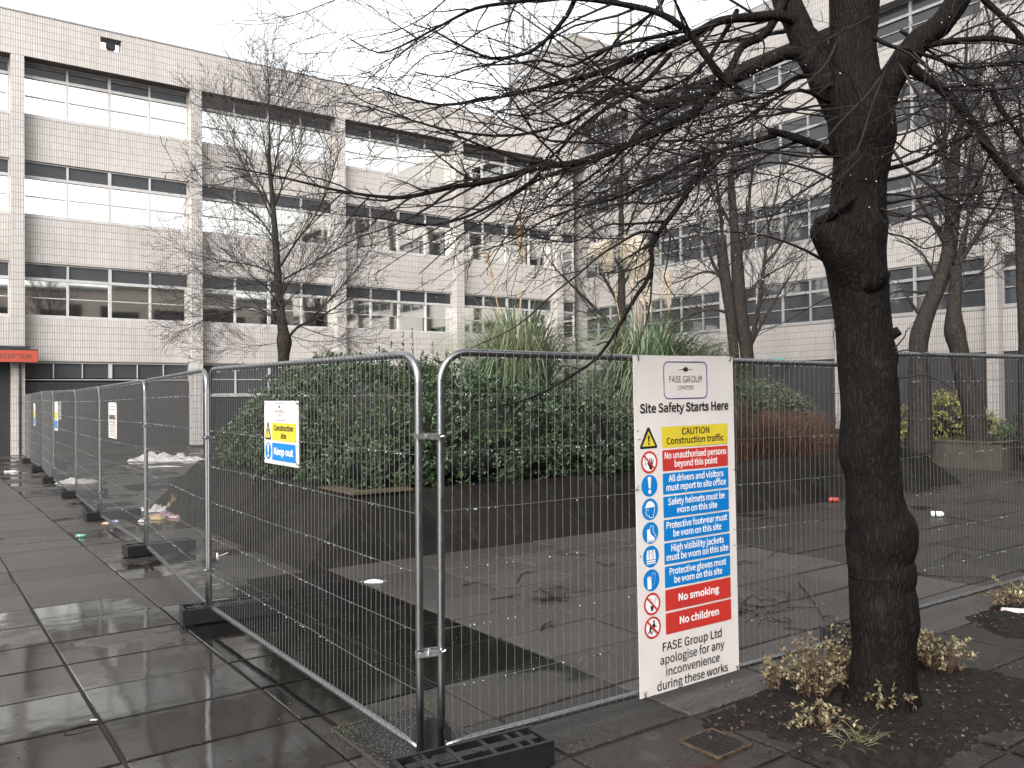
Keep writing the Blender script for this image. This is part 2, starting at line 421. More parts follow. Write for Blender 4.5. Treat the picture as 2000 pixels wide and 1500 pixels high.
# ------------------------------------------------------------ buildings
YL, XR = 32.58, 27.74
def window(bld, tf, a0, a1, z0, z1, b, mf, mg, mt, n=4, tr=.5, rg=None, mid=True, seed=0, thin=False):
    """Aluminium window: n lights, a transom row above, a glazing bar across each light."""
    rg = random.Random(seed)
    fr = MB(); gl = MB(); tg = MB(); e = .055
    zt = z1-tr if tr else z1
    fr.box((a0, b-.05, z0), (a1, b+.06, z0+(.03 if thin else .07)), tf=tf)
    if not thin: fr.box((a0-.01, b-.10, z0-.055), (a1+.01, b+.05, z0-.002), tf=tf)
    fr.box((a0, b-.03, z1-.06), (a1, b+.06, z1), tf=tf)
    if tr: fr.box((a0, b-.055, zt-.05), (a1, b+.06, zt+.05), tf=tf)
    w = (a1-a0)/n
    segs = [(z0+.07, zt-.05 if tr else z1-.06)]+([(zt+.05, z1-.06)] if tr else [])
    for i in range(n+1):
        x = a0+i*w; hw = (.015 if i != n//2 else .06) if thin else .03 if i in (0, n) else (.05 if i == n//2 and n > 3 else .032)
        x0 = max(a0, x-hw); x1 = min(a1, x+hw)
        for k, (za, zb) in enumerate(segs): fr.box((x0, b-.045, za), (x1, b+.055, zb), tf=tf)
    for i in range(n):
        xa = a0+i*w+.02; xb = a0+(i+1)*w-.02
        lights = segs[:1]
        if mid:
            zm = (segs[0][0]+segs[0][1])/2
            fr.box((xa+.04, b-.025, zm-.017), (xb-.04, b+.03, zm+.017), tf=tf)
            lights = [(segs[0][0], zm), (zm, segs[0][1])]
        for za, zb in lights:
            t1, t2 = rg.gauss(0, .0018), rg.gauss(0, .0022)
            gl.add([V(tf(xa, b+.02-t1, za)), V(tf(xb, b+.02+t1, za)), V(tf(xb, b+.02+t1+t2, zb)), V(tf(xa, b+.02-t1+t2, zb))], [(0,1,2,3)])
        if tr:
            za, zb = segs[1]; t2 = rg.uniform(.0, .006)
            tg.add([V(tf(xa, b+.03, za)), V(tf(xb, b+.03, za)), V(tf(xb, b+.03+t2, zb)), V(tf(xa, b+.03+t2, zb))], [(0,1,2,3)])
    wo_ = fr.build('window', mf, bld)
    gl.build('pane', mg, wo_)
    if tr: tg.build('transom_light', mt, wo_)
    return wo_
# --- four-storey block on the left
A = thing('office_block', (2.87, YL, 0), 'four storey cream tiled office block with mirrored window bands left of the courtyard', 'building')
tl = lambda a, b, z: (a, YL+b, z)
LC = [2.87+5.846*n for n in range(-2, 5)]
E0 = -9.0
pa = MB(); PB, PT = 13.47, 14.93
pa.box((E0, 0, PB), (5.62, .5, PT), tf=tl); pa.box((6.31, 0, PB), (XR-.01, .5, PT), tf=tl)
pa.box((5.62, 0, PB), (6.31, .5, 14.25), tf=tl); pa.box((5.62, 0, 14.70), (6.31, .5, PT), tf=tl)
pa.build('parapet', M['tile'], A)
cp = MB(); cp.box((E0, -.025, PT+.003), (XR-.01, .55, PT+.05), tf=tl); cp.build('coping', M['coping'], A)
for i, a in enumerate(LC):
    c = MB(); c.box((a, 0, .10 if a > 3 else .0), (a+.40, .62, PB-.004), tf=tl); c.build('pillar', M['tile'], A)
    if a > 3:
        c = MB(); c.box((a+.015, .012, 0), (a+.385, .6, .098), tf=tl); c.build('pillar_foot', M['brick'], A)
rows = [(11.60, 13.466), (8.16, 10.05), (4.70, 6.56)]
spand = [(10.05, 11.54), (6.56, 8.10), (3.17, 4.64)]
for i in range(len(LC)):
    a0 = LC[i]+.405; a1 = (LC[i+1] if i+1 < len(LC) else XR)-.005
    nl = 4 if a1-a0 > 3 else 1
    for zz in spand:
        s_ = MB(); s_.box((a0, .40, zz[0]), (a1, .60, zz[1]), tf=tl); s_.build('spandrel', M['tile'], A)
    for k, (z0, z1) in enumerate(rows):
        window(A, tl, a0, a1, z0, z1, .50, M['frame'], M['film_glass'], M['dark_glass'], nl, .56 if k else .52, seed=i*7+k)
    if i >= 3:
        window(A, tl, a0, a1, 1.95, 3.16, .52, M['frame'], M['grey_glass'], M['dark_glass'], nl, 0, seed=i*7+5)
        s_ = MB(); s_.box((a0, .50, 0), (a1, .60, 1.88), tf=tl); s_.build('brick_panel', M['brick'], A)
    elif i == 2:
        window(A, tl, a0, a1, 2.52, 3.16, .50, M['frame'], M['grey_glass'], M['dark_glass'], 6, 0, mid=False, seed=4, thin=True)
        s_ = MB(); s_.box((a0, .44, 0), (a1, .60, 2.46), tf=tl); s_.build('brick_panel', M['brick'], A)
        s_ = MB(); s_.box((a0, .25, .0), (a1, .438, .07), tf=tl); s_.build('kerb', M['kerb'], A)
        s_ = MB(); s_.box((5.05, .36, 1.35), (5.5, .437, 1.95), tf=tl); s_.build('notice_box', M['brick'], A)
body = MB(); body.box((E0, .62, 0), (XR-.02, 12, 13.3), tf=tl); body.build('rear_wall', M['void_shade'], A)
rf = MB(); rf.box((E0, .5, 13.3), (XR-.02, 12, 13.42), tf=tl); rf.build('roof', M['roofing'], A)
# doorway bay under the reception canopy
d = MB(); d.box((E0, .30, 0), (2.86, .60, 3.16), tf=tl); d.build('doorway', M['void_shade'], A)  # solid block; shade of the entrance recess is in its colour
dp = MB(); dp.tube([(3.11, YL-.045, 0), (3.11, YL-.045, 3.05)], .035, 8)
for z in (.35, 1.75, 2.9): dp.box((3.06, YL-.09, z), (3.16, YL-.002, z+.04))
dp.build('downpipe', M['black'], A)
cn = MB(); cn.box((-4.2, YL-.42, 3.49), (3.62, YL-.002, 3.53)); cn.box((-4.2, YL-.36, 3.534), (3.38, YL-.002, 3.63)); cn.build('canopy', M['black'], A)

fl = thing('floodlight', (5.97, YL+.25, 14.25), 'black floodlight standing in the square opening of the left parapet', 'floodlight')
h = MB(); c0 = V((5.99, YL+.22, 14.50)); zz = V((0,-.25,1)).normalized(); yy = V((0,1,.25)).normalized(); xx = V((1,0,0))
h.obox(c0, xx, yy, zz, .145, .07, .10); h.build('housing', M['black'], fl)
h = MB(); h.obox(c0-yy*.075, xx, yy, zz, .12, .004, .075); h.build('lens', M['grey_glass'], fl)
h = MB(); h.box((5.88, YL+.2, 14.252), (6.10, YL+.32, 14.40)); h.build('bracket', M['black'], fl)

# --- five-storey block on the right
B = thing('office_block', (XR, 12.5, 0), 'five storey cream tiled office block with dark windows behind the big tree', 'building')
tr_ = lambda a, b, z: (XR+b, a, z)
up_ = lambda z: 1.85+(z-1.85)*1.0126
RC = [12.52+5.36*k for k in range(-3, 4)]
heads = [6.12, 9.24, 12.36]; sills = [4.46, 7.58, 10.70, 13.82]
RB, RTOP = 15.35, 17.3
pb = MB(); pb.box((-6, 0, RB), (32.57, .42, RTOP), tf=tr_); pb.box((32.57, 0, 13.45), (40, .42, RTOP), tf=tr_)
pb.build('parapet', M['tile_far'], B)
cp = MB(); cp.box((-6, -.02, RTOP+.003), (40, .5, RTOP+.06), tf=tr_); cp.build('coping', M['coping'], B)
for a in RC:
    if a > 32: continue
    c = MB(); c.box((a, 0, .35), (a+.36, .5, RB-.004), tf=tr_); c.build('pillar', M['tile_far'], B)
cuts = [-6]+RC+[32.57]
for i in range(len(cuts)-1):
    a0 = cuts[i]+(.365 if i else 0); a1 = cuts[i+1]-.005
    if a1-a0 < 1: continue
    for z0, z1 in ((3.06, 4.46), (6.12, 7.58), (9.24, 10.70), (12.36, 13.82)):
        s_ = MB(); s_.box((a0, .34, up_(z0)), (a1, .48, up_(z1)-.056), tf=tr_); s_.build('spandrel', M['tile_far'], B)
    for k, (z0, z1) in enumerate(zip(sills, heads+[RB])):
        window(B, tr_, a0, a1, up_(z0), up_(z1) if k < 3 else RB-.004, .42, M['shaded_frame'], M['dark_glass'], M['dark_glass'], 4, .50, seed=i*9+k+100)
    s_ = MB(); s_.box((a0, .38, 0), (a1, .5, up_(3.06)-.003), tf=tr_); s_.build('brick_panel', M['brick'], B)
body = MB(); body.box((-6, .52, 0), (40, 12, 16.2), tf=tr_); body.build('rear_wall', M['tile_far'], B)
pl = MB(); pl.box((XR+.25, 33.2, 16.3), (XR+6, 38.8, 20.5)); pl.build('plant_room', M['tile_far'], B)

# --- long block behind the photographer, seen only mirrored in the lower windows
K = thing('office_block', (8, -17, 0), 'dark brick block behind the photographer that the lower windows mirror', 'building')
kb = MB(); kb.box((-30, -27, 0), (40, -17, 11.6)); kb.build('wall', pm('brown_brick', (.33,.29,.26), (.40,.35,.31), .8, 2), K)
kr = MB(); kr.box((-30.3, -27.3, 11.603), (40.3, -16.7, 11.9)); kr.build('roof', M['roofing'], K)
for k in range(3):
    wb = MB()
    for i in range(14): wb.box((-29+i*4.8, -16.99, 1.4+k*3.4), (-25.8+i*4.8, -16.9, 3.2+k*3.4))
    wb.build('window', M['dark_glass'], K)

# --- reception sign
rs = thing('shop_sign', (1.5, YL-.43, 3.3), 'orange red reception sign along the canopy edge at far left', 'sign')
q = MB(); q.box((-4.2, YL-.46, 3.10), (3.60, YL-.42, 3.487)); rso = q.build('board', M['orange_sign'], rs)
# ------------------------------------------------------------ lettering and pictograms (real thin plates)
FONT = None
try:      # a plain sans that ships with Blender; the built-in font stands in if it is missing
    import os
    FONT = bpy.data.fonts.load(os.path.join(bpy.utils.system_resource('DATAFILES', path='fonts'), 'Noto Sans CJK Regular.woff2'))
except Exception: FONT = None
def text_mesh(body, bold, sans):
    cu = bpy.data.curves.new('t', 'FONT'); cu.body = body; cu.align_x = 'CENTER'; cu.size = 1.; cu.offset = bold; cu.resolution_u = 12
    if FONT and sans: cu.font = FONT; cu.size = 1.7
    ob = bpy.data.objects.new('t', cu); COL.objects.link(ob); bpy.context.view_layer.update()
    me = bpy.data.meshes.new_from_object(ob.evaluated_get(bpy.context.evaluated_depsgraph_get()))
    bpy.data.objects.remove(ob); bpy.data.curves.remove(cu); return me
CAP = {}
def letters(body, mat, parent, place, width, height=None, bold=.0, name='lettering', ex=.0006, sans=True):
    """place = (origin of the middle of the baseline, axis x, axis y, normal); width fits the line, height is the capital height."""
    me = text_mesh(body, bold, sans)
    if sans not in CAP: CAP[sans] = max(v.co.y for v in text_mesh('H', 0, sans).vertices)
    xs = [v.co.x for v in me.vertices]; x0, x1 = min(xs), max(xs)
    kx = width/(x1-x0); ky = (height/CAP[sans]) if height else kx
    o, ax, ay, an = place; org = ORG.get(parent.name, V((0,0,0)))
    for v in me.vertices: v.co = o+ax*((v.co.x-(x0+x1)/2)*kx)+ay*(v.co.y*ky)+an*ex-org
    me.name = name; me.materials.clear(); me.materials.append(mat)
    r = bpy.data.objects.new(name, me); COL.objects.link(r); r.parent = parent; ORG[r.name] = org
    return r
X, Y, Z = V((1,0,0)), V((0,1,0)), V((0,0,1))
letters('RECEPTION', pm('brown_print', (.12,.035,.025), None, .5), rso, (V((2.90, YL-.462, 3.215)), X, Z, -Y), 1.02, .15, .015)

class Plate:
    """Flat marks on a board: local x to the right, y downwards from the top-left corner, in metres."""
    def __init__(s, parent): s.p = parent; s.k = 0
    def P(s, x, y, l): return V((x, -l, -y))
    def flat(s, name, mat, pts, l, parent=None):
        mb = MB(); mb.poly([s.P(x, y, l) for x, y in pts]); return mb.build(name, mat, parent or s.p)
    def multi(s, name, mat, polys, l, parent=None):
        mb = MB()
        for pts in polys: mb.poly([s.P(x, y, l) for x, y in pts])
        return mb.build(name, mat, parent or s.p)
    def strips(s, name, mat, lines, w, l, parent=None):
        polys = []
        for (x0,y0),(x1,y1) in lines:
            d = V((x1-x0, y1-y0)); d.normalize(); nx, ny = -d.y*w/2, d.x*w/2
            polys.append([(x0+nx,y0+ny),(x1+nx,y1+ny),(x1-nx,y1-ny),(x0-nx,y0-ny)])
        return s.multi(name, mat, polys, l, parent)
    def text(s, body, mat, x, y, w, h, bold=.02, l=.003, parent=None, sans=True):
        return letters(body, mat, parent or s.p, (s.P(x, y, l), X, Z, -Y), w, h, bold, sans=sans)
def disc(cx, cy, r, n=36, ry=None): return [(cx+r*math.cos(2*math.pi*k/n), cy+(ry or r)*math.sin(2*math.pi*k/n)) for k in range(n)]
def rrect(x0, y0, x1, y1, r=.008, n=5):
    pts = []
    for cx, cy, a in ((x1-r,y0+r,-90),(x1-r,y1-r,0),(x0+r,y1-r,90),(x0+r,y0+r,180)):
        for k in range(n+1): pts.append((cx+r*math.cos(R(a+90*k/n)), cy+r*math.sin(R(a+90*k/n))))
    return pts
def ring(pl, name, mat, outer, inner, l, parent=None):
    mb = MB(); n = len(outer)
    mb.add([pl.P(x, y, l) for x, y in outer]+[pl.P(x, y, l) for x, y in inner], [(k, (k+1)%n, n+(k+1)%n, n+k) for k in range(n)])
    return mb.build(name, mat, parent or pl.p)
def excl(pl, cx, cy, h, mat, parent, l):
    w = h*.16
    pl.multi('exclamation_mark', mat, [[(cx-w,cy-h*.5),(cx-w*.5,cy-h*.58),(cx+w*.5,cy-h*.58),(cx+w,cy-h*.5),(cx+w*.45,cy+h*.2),(cx-w*.45,cy+h*.2)], disc(cx, cy+h*.42, w*.85, 16)], l, parent)
def warn_triangle(pl, cx, yt, yb, hw, l, parent=None):
    t = pl.flat('warning_triangle', M['ink'], [(cx-.008,yt),(cx+.008,yt),(cx+hw,yb-.012),(cx+hw-.004,yb),(cx-hw+.004,yb),(cx-hw,yb-.012)], l, parent)
    pl.flat('yellow_field', M['yellow'], [(cx,yt+(yb-yt)*.17),(cx+hw*.74,yb-(yb-yt)*.11),(cx-hw*.74,yb-(yb-yt)*.11)], l+.001, t)
    excl(pl, cx, yt+(yb-yt)*.62, (yb-yt)*.40, M['ink'], t, l+.002)
def board(root, w, h, rough=0, th=.005, cable=()):
    mb = MB(); n = 12; vs = []
    for k in range(n+1):
        for zz_ in (0, -h): vs.append(V((w*k/n, -.0015*math.sin(3.1*k/n*2), zz_)))
    fs = [(2*k, 2*k+1, 2*k+3, 2*k+2) for k in range(n)]
    mb.add(vs, fs); mb.add([v+V((0, th, 0)) for v in vs], [f[::-1] for f in fs])
    m_ = len(vs)
    mb.f.append((0, m_, m_+1, 1)); mb.m.append(0); mb.f.append((m_-2, m_-1, 2*m_-1, 2*m_-2)); mb.m.append(0)
    for k in range(n):
        mb.f.append((2*k, 2*k+2, m_+2*k+2, m_+2*k)); mb.m.append(0); mb.f.append((2*k+1, m_+2*k+1, m_+2*k+3, 2*k+3)); mb.m.append(0)
    b = mb.build('board', M['board'], root)
    for x, y, dx, dy in cable:
        t = MB(); t.tube([V((x, .012, -y)), V((x, -.006, -y)), V((x+dx*.5, -.012, -y-dy*.5)), V((x+dx, -.004, -y-dy)), V((x+dx, .02, -y-dy))], .0028, 6)
        t.tube([V((x+dx*.4, -.010, -y-dy*.4)), V((x+dx*.4+.004, -.022, -y-dy*.4+.03))], .0018, 5)
        t.build('cable_tie', M['ink'], root)
    return b
def logo(pl, x0, y0, x1, y1, parent=None, serif=True, thin=.007, col='violet'):
    w = x1-x0; h = y1-y0; cx = (x0+x1)/2
    ring(pl, 'logo_border', M[col], rrect(x0, y0, x1, y1, w*.1), rrect(x0+thin, y0+thin, x1-thin, y1-thin, w*.1-thin*.7), .0022, parent)
    yc = y0+h*.215; a = w*.036; b = h*.088
    pl.multi('logo_emblem', M['ink'], [[(cx-a,yc),(cx,yc-b),(cx+a,yc),(cx,yc+b)]], .0030, parent)
    pl.multi('logo_emblem', M['ink_grey'], [[(cx-a*1.9,yc),(cx-a*.9,yc-b*.75),(cx+a*.1,yc),(cx-a*.9,yc+b*.75)],[(cx-a*.1,yc),(cx+a*.9,yc-b*.75),(cx+a*1.9,yc),(cx+a*.9,yc+b*.75)]], .0026, parent)
    pl.strips('logo_line', M['ink_grey'], [((cx-w*.16,yc),(cx-w*.05,yc)),((cx+w*.05,yc),(cx+w*.16,yc))], h*.012, .0024, parent)
    pl.text('FASE GROUP', M['ink_grey'], cx, y0+h*.555, w*.75, h*.17, -.008, .0026, parent, False)
    pl.text('LIMITED', M['ink_grey'], cx, y0+h*.75, w*.345, h*.105, -.006, .0026, parent, False)

# ------------------------------------------------------------ site fence
PW = 3.46
def frame_path():
    r = .15; P = [V((0,0,-.05)), V((0,0,.4)), V((0,0,1.2)), V((0,0,2.0-.02-r))]
    for k in range(1, 9): a = math.pi/2*k/8; P.append(V((r-r*math.cos(a), 0, 1.98-r+r*math.sin(a))))
    for k in range(1, 6): P.append(V((r+(PW-2*r)*k/6, 0, 1.98)))
    for k in range(0, 9): a = math.pi/2*k/8; P.append(V((PW-r+r*math.sin(a), 0, 1.98-r+r*math.cos(a))))
    P += [V((PW,0,1.2)), V((PW,0,.4)), V((PW,0,-.05))]
    return P
def make_panel():
    root = thing('mesh_barrier', (0,0,0), 'x', 'fence', 'steel mesh site fence panels')
    f = MB(); f.tube(frame_path(), .0195, 12)
    f.build('frame', M['galv'], root, True)
    b = MB(); b.tube([V((.02,0,.02)), V((.12,0,.022)), V((.16,0,.02)), V((PW-.16,0,.02)), V((PW-.12,0,.022)), V((PW-.02,0,.02))], [.012,.014,.0195,.0195,.014,.012], 12)
    b.build('bottom_rail', M['galv'], root, True)
    w = MB(); n = 64; rg = random.Random(5)
    zs = [.02+.292*k for k in range(1, 7)]
    for k in range(1, n):
        x = PW*k/n; e = rg.gauss(0, .0015); zt = 1.995 if .17 < x < PW-.17 else 1.985-.15+math.sqrt(max(0, .15**2-(.15-min(x, PW-x))**2))
        w.tube([V((x,-.021,.012)), V((x+e,-.019,.7)), V((x-e,-.019,1.3)), V((x,-.021,zt))], .0018, 4, False)
    for z in zs: w.tube([V((.0,-.012,z-.004)), V((.14,-.0225,z))]+[V((PW*k/8, -.0225+rg.gauss(0,.002), z+rg.gauss(0,.0025))) for k in range(1, 8)]+[V((PW-.14,-.0225,z)), V((PW,-.012,z-.004))], .0022, 5, False)
    w.build('mesh_infill', M['wire'], root)
    dmb = MB(); rg = random.Random(9)
    def drop(c, r):
        s = 5; vs = [c+V((0,0,r*1.1))]
        for ph in (.5, -.5):
            for k in range(s): a = 2*math.pi*(k+(.5 if ph < 0 else 0))/s; vs.append(c+V((math.cos(a)*r*.87, math.sin(a)*r*.87, r*ph)))
        vs.append(c-V((0,0,r)))
        fs = [(0,1+k,1+(k+1)%s) for k in range(s)]+[(11,6+(k+1)%s,6+k) for k in range(s)]
        for k in range(s): fs += [(1+k,6+k,1+(k+1)%s), (1+(k+1)%s,6+k,6+(k+1)%s)]
        dmb.add(vs, fs)
    for z in zs:
        for k in range(26): drop(V((rg.uniform(.1, PW-.1), -.0225, z-.006)), rg.uniform(.0022, .0038))
    for k in range(70): drop(V((rg.uniform(.2, PW-.2), -.003, 1.98-.0225)), rg.uniform(.0028, .0045))
    d = dmb.build('water_drops', M['water'], root, True); tag(d, kind='stuff')
    return root
panel0 = make_panel()
def leaf_name(o): return o.name.split('.')[0]
J = [V((2.075,3.666,.08)), V((2.05,7.20,.105)), V((2.33,10.72,.085)), V((2.43,14.22,.05)), V((2.62,17.75,.035)), V((2.685,21.25,.045)), V((2.885,24.8,.07)), V((2.99,28.3,.03)), V((3.19,31.75,.03))]
RJ = [V((2.132,3.637,.09)), V((5.62,3.53,.065)), V((9.08,3.42,.17))]
names = ['near the corner, carrying the Keep out sign', 'second along the left walk, starting at the double pole', 'third panel along the left walk, carrying the tall warning notice', 'fourth panel along the left walk, behind the torn white paper', 'fifth panel along the left walk, carrying the green and yellow notices', 'sixth panel along the left walk, far off', 'seventh panel along the left walk, carrying the last small notice', 'last panel on the left, meeting the brick wall by the doorway']
def set_panel(root, a, b, rot=0, first=False):
    d = b-a; gapd = V((d.x, d.y, 0)).normalized()*.03
    root.location = a+gapd; root.rotation_euler = (0, -math.atan2(d.z, V((d.x,d.y)).length), math.atan2(d.y, d.x)); 
    root.scale = ((V((d.x,d.y)).length-.06)/PW, 1, 1)
first = True
for i in range(8):
    r = panel0 if first else dup(panel0); first = False
    a, b = J[i], J[i+1]
    # the mesh side faces the walk: build from far to near so that local -y looks towards -u
    set_panel(r, b, a); r['label'] = 'galvanised mesh fence panel, '+names[i]
for i in range(2):
    r = dup(panel0); a, b = RJ[i].copy(), RJ[i+1].copy()
    if i == 1: a = V((5.66, 3.505, .15))
    set_panel(r, a, b); r['label'] = ['galvanised mesh fence panel carrying the big white safety board', 'galvanised mesh fence panel running out of view behind the big tree trunk'][i]

def make_foot():
    root = thing('rubber_block', (0,0,0), 'x', 'fence foot', 'black fence foot blocks')
    b = MB(); L, Wd, H = .39, .115, .135
    b.box((-L,-Wd,.012), (L,Wd,.06))
    for s in (-1, 1):
        b.box((-L,s*Wd-.022 if s > 0 else -Wd,.06), (L,s*Wd if s > 0 else -Wd+.022,H))
        b.box((s*L-(.025 if s > 0 else 0),-Wd+.022,.06), (s*L+(.025 if s < 0 else 0),Wd-.022,H-.002))
    for x in (-.27,-.24,-.10,.08,.22,.29): b.box((x-.012,-Wd+.022,.06), (x+.012,Wd-.022,H-.004))
    b.box((-.35,-.028,.06), (.35,.028,H-.006))
    for x in (-.10,.08): b.box((x-.10,-.055,.06),(x-.012,.055,H-.008)) if x < 0 else None
    for x in (-.33, .33):
        for y in (-.08, .08): b.box((x-.03,y-.025,0), (x+.03,y+.025,.013))
    b.build('block', M['rubber'], root)
    for x in (-.255, .02, .255):
        k = MB(); k.tube([V((x,0,H-.0055)), V((x,0,H-.003))], .024, 12); k.build('socket', M['black'], root)
    return root
foot0 = make_foot()
for i, j in enumerate(J[:-1]):
    r = foot0 if i == 0 else dup(foot0)
    r.location = (j.x+.14+.03*(i % 2), j.y-.03, .0); r.rotation_euler = (0, 0, [-.10, -.13, .08, .05, -.04, .03, 0, .05][i])
    if i == 0: r.location = (2.235, 3.455, 0)
    r['label'] = ['black rubber fence foot with open pockets at the near corner, bottom centre', 'black rubber fence foot under the double pole on the left, beside the dark puddle', 'black rubber fence foot at the second left joint, near the trash heap', 'black rubber fence foot at the third left joint, beside the trash heap', 'black rubber fence foot at the fourth left joint, by the torn white paper', 'black rubber fence foot at the fifth left joint, far along the walk', 'small far fence foot at the sixth left joint', 'farthest fence foot, next to the brick wall and doorway'][i]
r = dup(foot0, None, (5.55, 3.32, .012), math.pi/2+.12); r['label'] = 'black rubber fence foot half hidden behind the big tree trunk'
r = dup(foot0, None, (9.08, 3.30, .04), math.pi/2+.05); r['label'] = 'black rubber fence foot at the far right end of the right hand panel'

def make_clamp():
    root = thing('pipe_coupler', (0,0,0), 'x', 'clamp', 'zinc clamps joining fence panels')
    b = MB(); b.box((-.062,-.028,-.013), (.062,-.022,.013)); b.box((-.062,.022,-.013), (.062,.028,.013))
    for s in (-1, 1): b.box((s*.062-.003,-.028,-.013), (s*.062+.003,.028,.013))
    b.build('band', M['zinc'], root)
    k = MB(); k.tube([V((0,-.055,0)), V((0,.04,0))], .005, 8); k.tube([V((0,-.042,0)), V((0,-.030,0))], .011, 6)
    k.tube([V((.085,-.01,.004)), V((.062,-.01,-.004))], .004, 6); k.build('bolt', M['zinc'], root)
    return root
clamp0 = make_clamp(); first = True
def clampat(p, rz, label):
    global first
    r = clamp0 if first else dup(clamp0); first = False
    r.location = p; r.rotation_euler = (.06, .1*((len(label) % 7)-3)/3, rz); r['label'] = label
cc = (J[0]+RJ[0])/2
for z, nm in ((1.65, 'at shoulder height on the near corner poles'), (.58, 'at knee height on the near corner poles')): clampat(V((cc.x, cc.y, z)), math.atan2(RJ[0].y-J[0].y, RJ[0].x-J[0].x)-.1, 'bright zinc fence clamp '+nm)
for i, nm in ((1, 'first double pole along the left walk'), (2, 'second joint along the left walk'), (3, 'third joint along the left walk'), (4, 'fourth joint along the left walk'), (5, 'fifth joint along the left walk')):
    for z, hh in ((1.52, 'upper'), (.42, 'lower')): clampat(V((J[i].x, J[i].y, z)), math.pi/2, '%s zinc fence clamp on the %s' % (hh, nm))

# ------------------------------------------------------------ the big safety board
ang = math.atan2(3.536-3.637, 5.44-2.132); tdir = V((math.cos(ang), math.sin(ang), 0)); ndir = V((math.sin(ang), -math.cos(ang), 0))
sp = V((2.132, 3.637, 0))+tdir*1.303+ndir*.033; sp.z = 2.073
bs = bpy.data.objects.new('safety_sign', None); COL.objects.link(bs); bs.location = sp; bs.rotation_euler = (0, R(-.68), ang); bs.empty_display_size = .2
ORG[bs.name] = V((0,0,0)); tag(bs, 'tall white site safety board with blue, red and yellow panels tied to the fence', 'sign')
SW, SH = .845, 1.993
bd = board(bs, SW, SH, cable=[(.035,.028,-.01,-.035),(SW-.035,.03,.01,-.035),(.012,.78,-.035,0),(SW-.012,.72,.035,.0),(.03,SH-.03,0,.04),(SW-.03,SH-.03,.004,.04)])
P = Plate(bd)
logo(P, .235, .034, .608, .262)
P.text('Site Safety Starts Here', M['ink'], .416, .336, .752, .050, .02)
def block(y, mat, l1, l2, tm, w1, w2, h=.126):
    b = P.flat('colour_panel', M[mat], rrect(.213, y, .780, y+h, .006 if mat != 'yellow' else .001), .0022)
    if l2:
        P.text(l1, tm, .4965, y+h*.41, w1, h*.30, .014, .0032, b); P.text(l2, tm, .4965, y+h*.83, w2, h*.30, .014, .0032, b)
    else: P.text(l1, tm, .4965, y+h*.62, w1, h*.32, .02, .0032, b)
    return b
wh, bk = M['white'], M['ink']
ys = [.425+.1385*k for k in range(9)]
block(ys[0], 'yellow', 'CAUTION', 'Construction traffic', bk, .237, .495)
block(ys[1], 'red', 'No unauthorised persons', 'beyond this point', wh, .532, .37)
block(ys[2], 'blue', 'All drivers and visitors', 'must report to site office', wh, .475, .515)
block(ys[3], 'blue', 'Safety helmets must be', 'worn on this site', wh, .49, .35)
block(ys[4], 'blue', 'Protective footwear must', 'be worn on this site', wh, .525, .415)
block(ys[5], 'blue', 'High visibility jackets', 'must be worn on this site', wh, .455, .535)
block(ys[6], 'blue', 'Protective gloves must', 'be worn on this site', wh, .49, .415)
block(ys[7], 'red', 'No smoking', None, wh, .352, 0); block(ys[8], 'red', 'No children', None, wh, .34, 0)
for i, (t_, w_) in enumerate((('FASE Group Ltd', .505), ('apologise for any', .548), ('inconvenience', .458), ('during these works', .605))):
    P.text(t_, bk, .435, 1.752+.0745*i, w_, .050, .008)
CX = .105
warn_triangle(P, CX, ys[0]-.002, ys[0]+.122, .069, .0022)
def ban(k):
    c = P.flat('pictogram', M['white'], disc(CX, ys[k]+.063, .056), .0022)
    ring(P, 'red_ring', M['red'], disc(CX, ys[k]+.063, .0655), disc(CX, ys[k]+.063, .053), .0042, c)
    P.strips('red_bar', M['red'], [((CX-.040, ys[k]+.023), (CX+.040, ys[k]+.103))], .0125, .0042, c)
    return c, ys[k]+.063
c, y = ban(1)
hand = [disc(CX+.012, y+.018, .017, 14)]
for dx, a, ln in ((-.004,-.25,.030),(.006,-.08,.037),(.015,.08,.036),(.024,.25,.030)):
    x0, y0 = CX+dx+.002, y+.012; x1, y1 = x0+math.sin(a)*ln, y0-math.cos(a)*ln
    hand.append([(x0-.004,y0),(x1-.003,y1),(x1+.003,y1),(x0+.004,y0)])
hand.append([(CX-.004,y+.022),(CX-.016,y+.006),(CX-.012,y+.002),(CX+.004,y+.012)])
hand.append([(CX+.002,y+.03),(CX+.024,y+.03),(CX+.022,y+.045),(CX+.004,y+.045)])
P.multi('hand', M['ink'], hand, .0032, c)
P.strips('figure_outline', M['ink'], [((CX-.035,y-.014),(CX-.03,y+.002)),((CX-.03,y+.002),(CX-.036,y+.02)),((CX-.03,y+.004),(CX-.02,y+.02)),((CX-.036,y-.016),(CX-.026,y-.018))], .0025, .0032, c)
def mand(k):
    return P.flat('pictogram', M['blue'], disc(CX, ys[k]+.063, .064), .0022), ys[k]+.063
c, y = mand(2); excl(P, CX, y-.002, .088, M['white'], c, .0032)
c, y = mand(3)
P.multi('helmet', M['white'], [[(CX-.042,y-.010),(CX-.036,y-.018),(CX-.024,y-.040),(CX-.004,y-.049),(CX+.018,y-.044),(CX+.034,y-.026),(CX+.038,y-.012),(CX+.01,y-.011)]], .0032, c)
hl = [(CX-.031,y-.006),(CX-.030,y+.006),(CX-.036,y+.017),(CX-.029,y+.021),(CX-.029,y+.032),(CX-.02,y+.037),(CX-.008,y+.036),(CX-.006,y+.05),(CX+.026,y+.048),(CX+.026,y+.032),(CX+.034,y+.014),(CX+.036,y-.008)]
P.strips('head_outline', M['white'], list(zip(hl, hl[1:])), .0035, .0032, c); P.multi('eye', M['white'], [disc(CX-.017,y+.003,.004,10)], .0032, c)
c, y = mand(4)
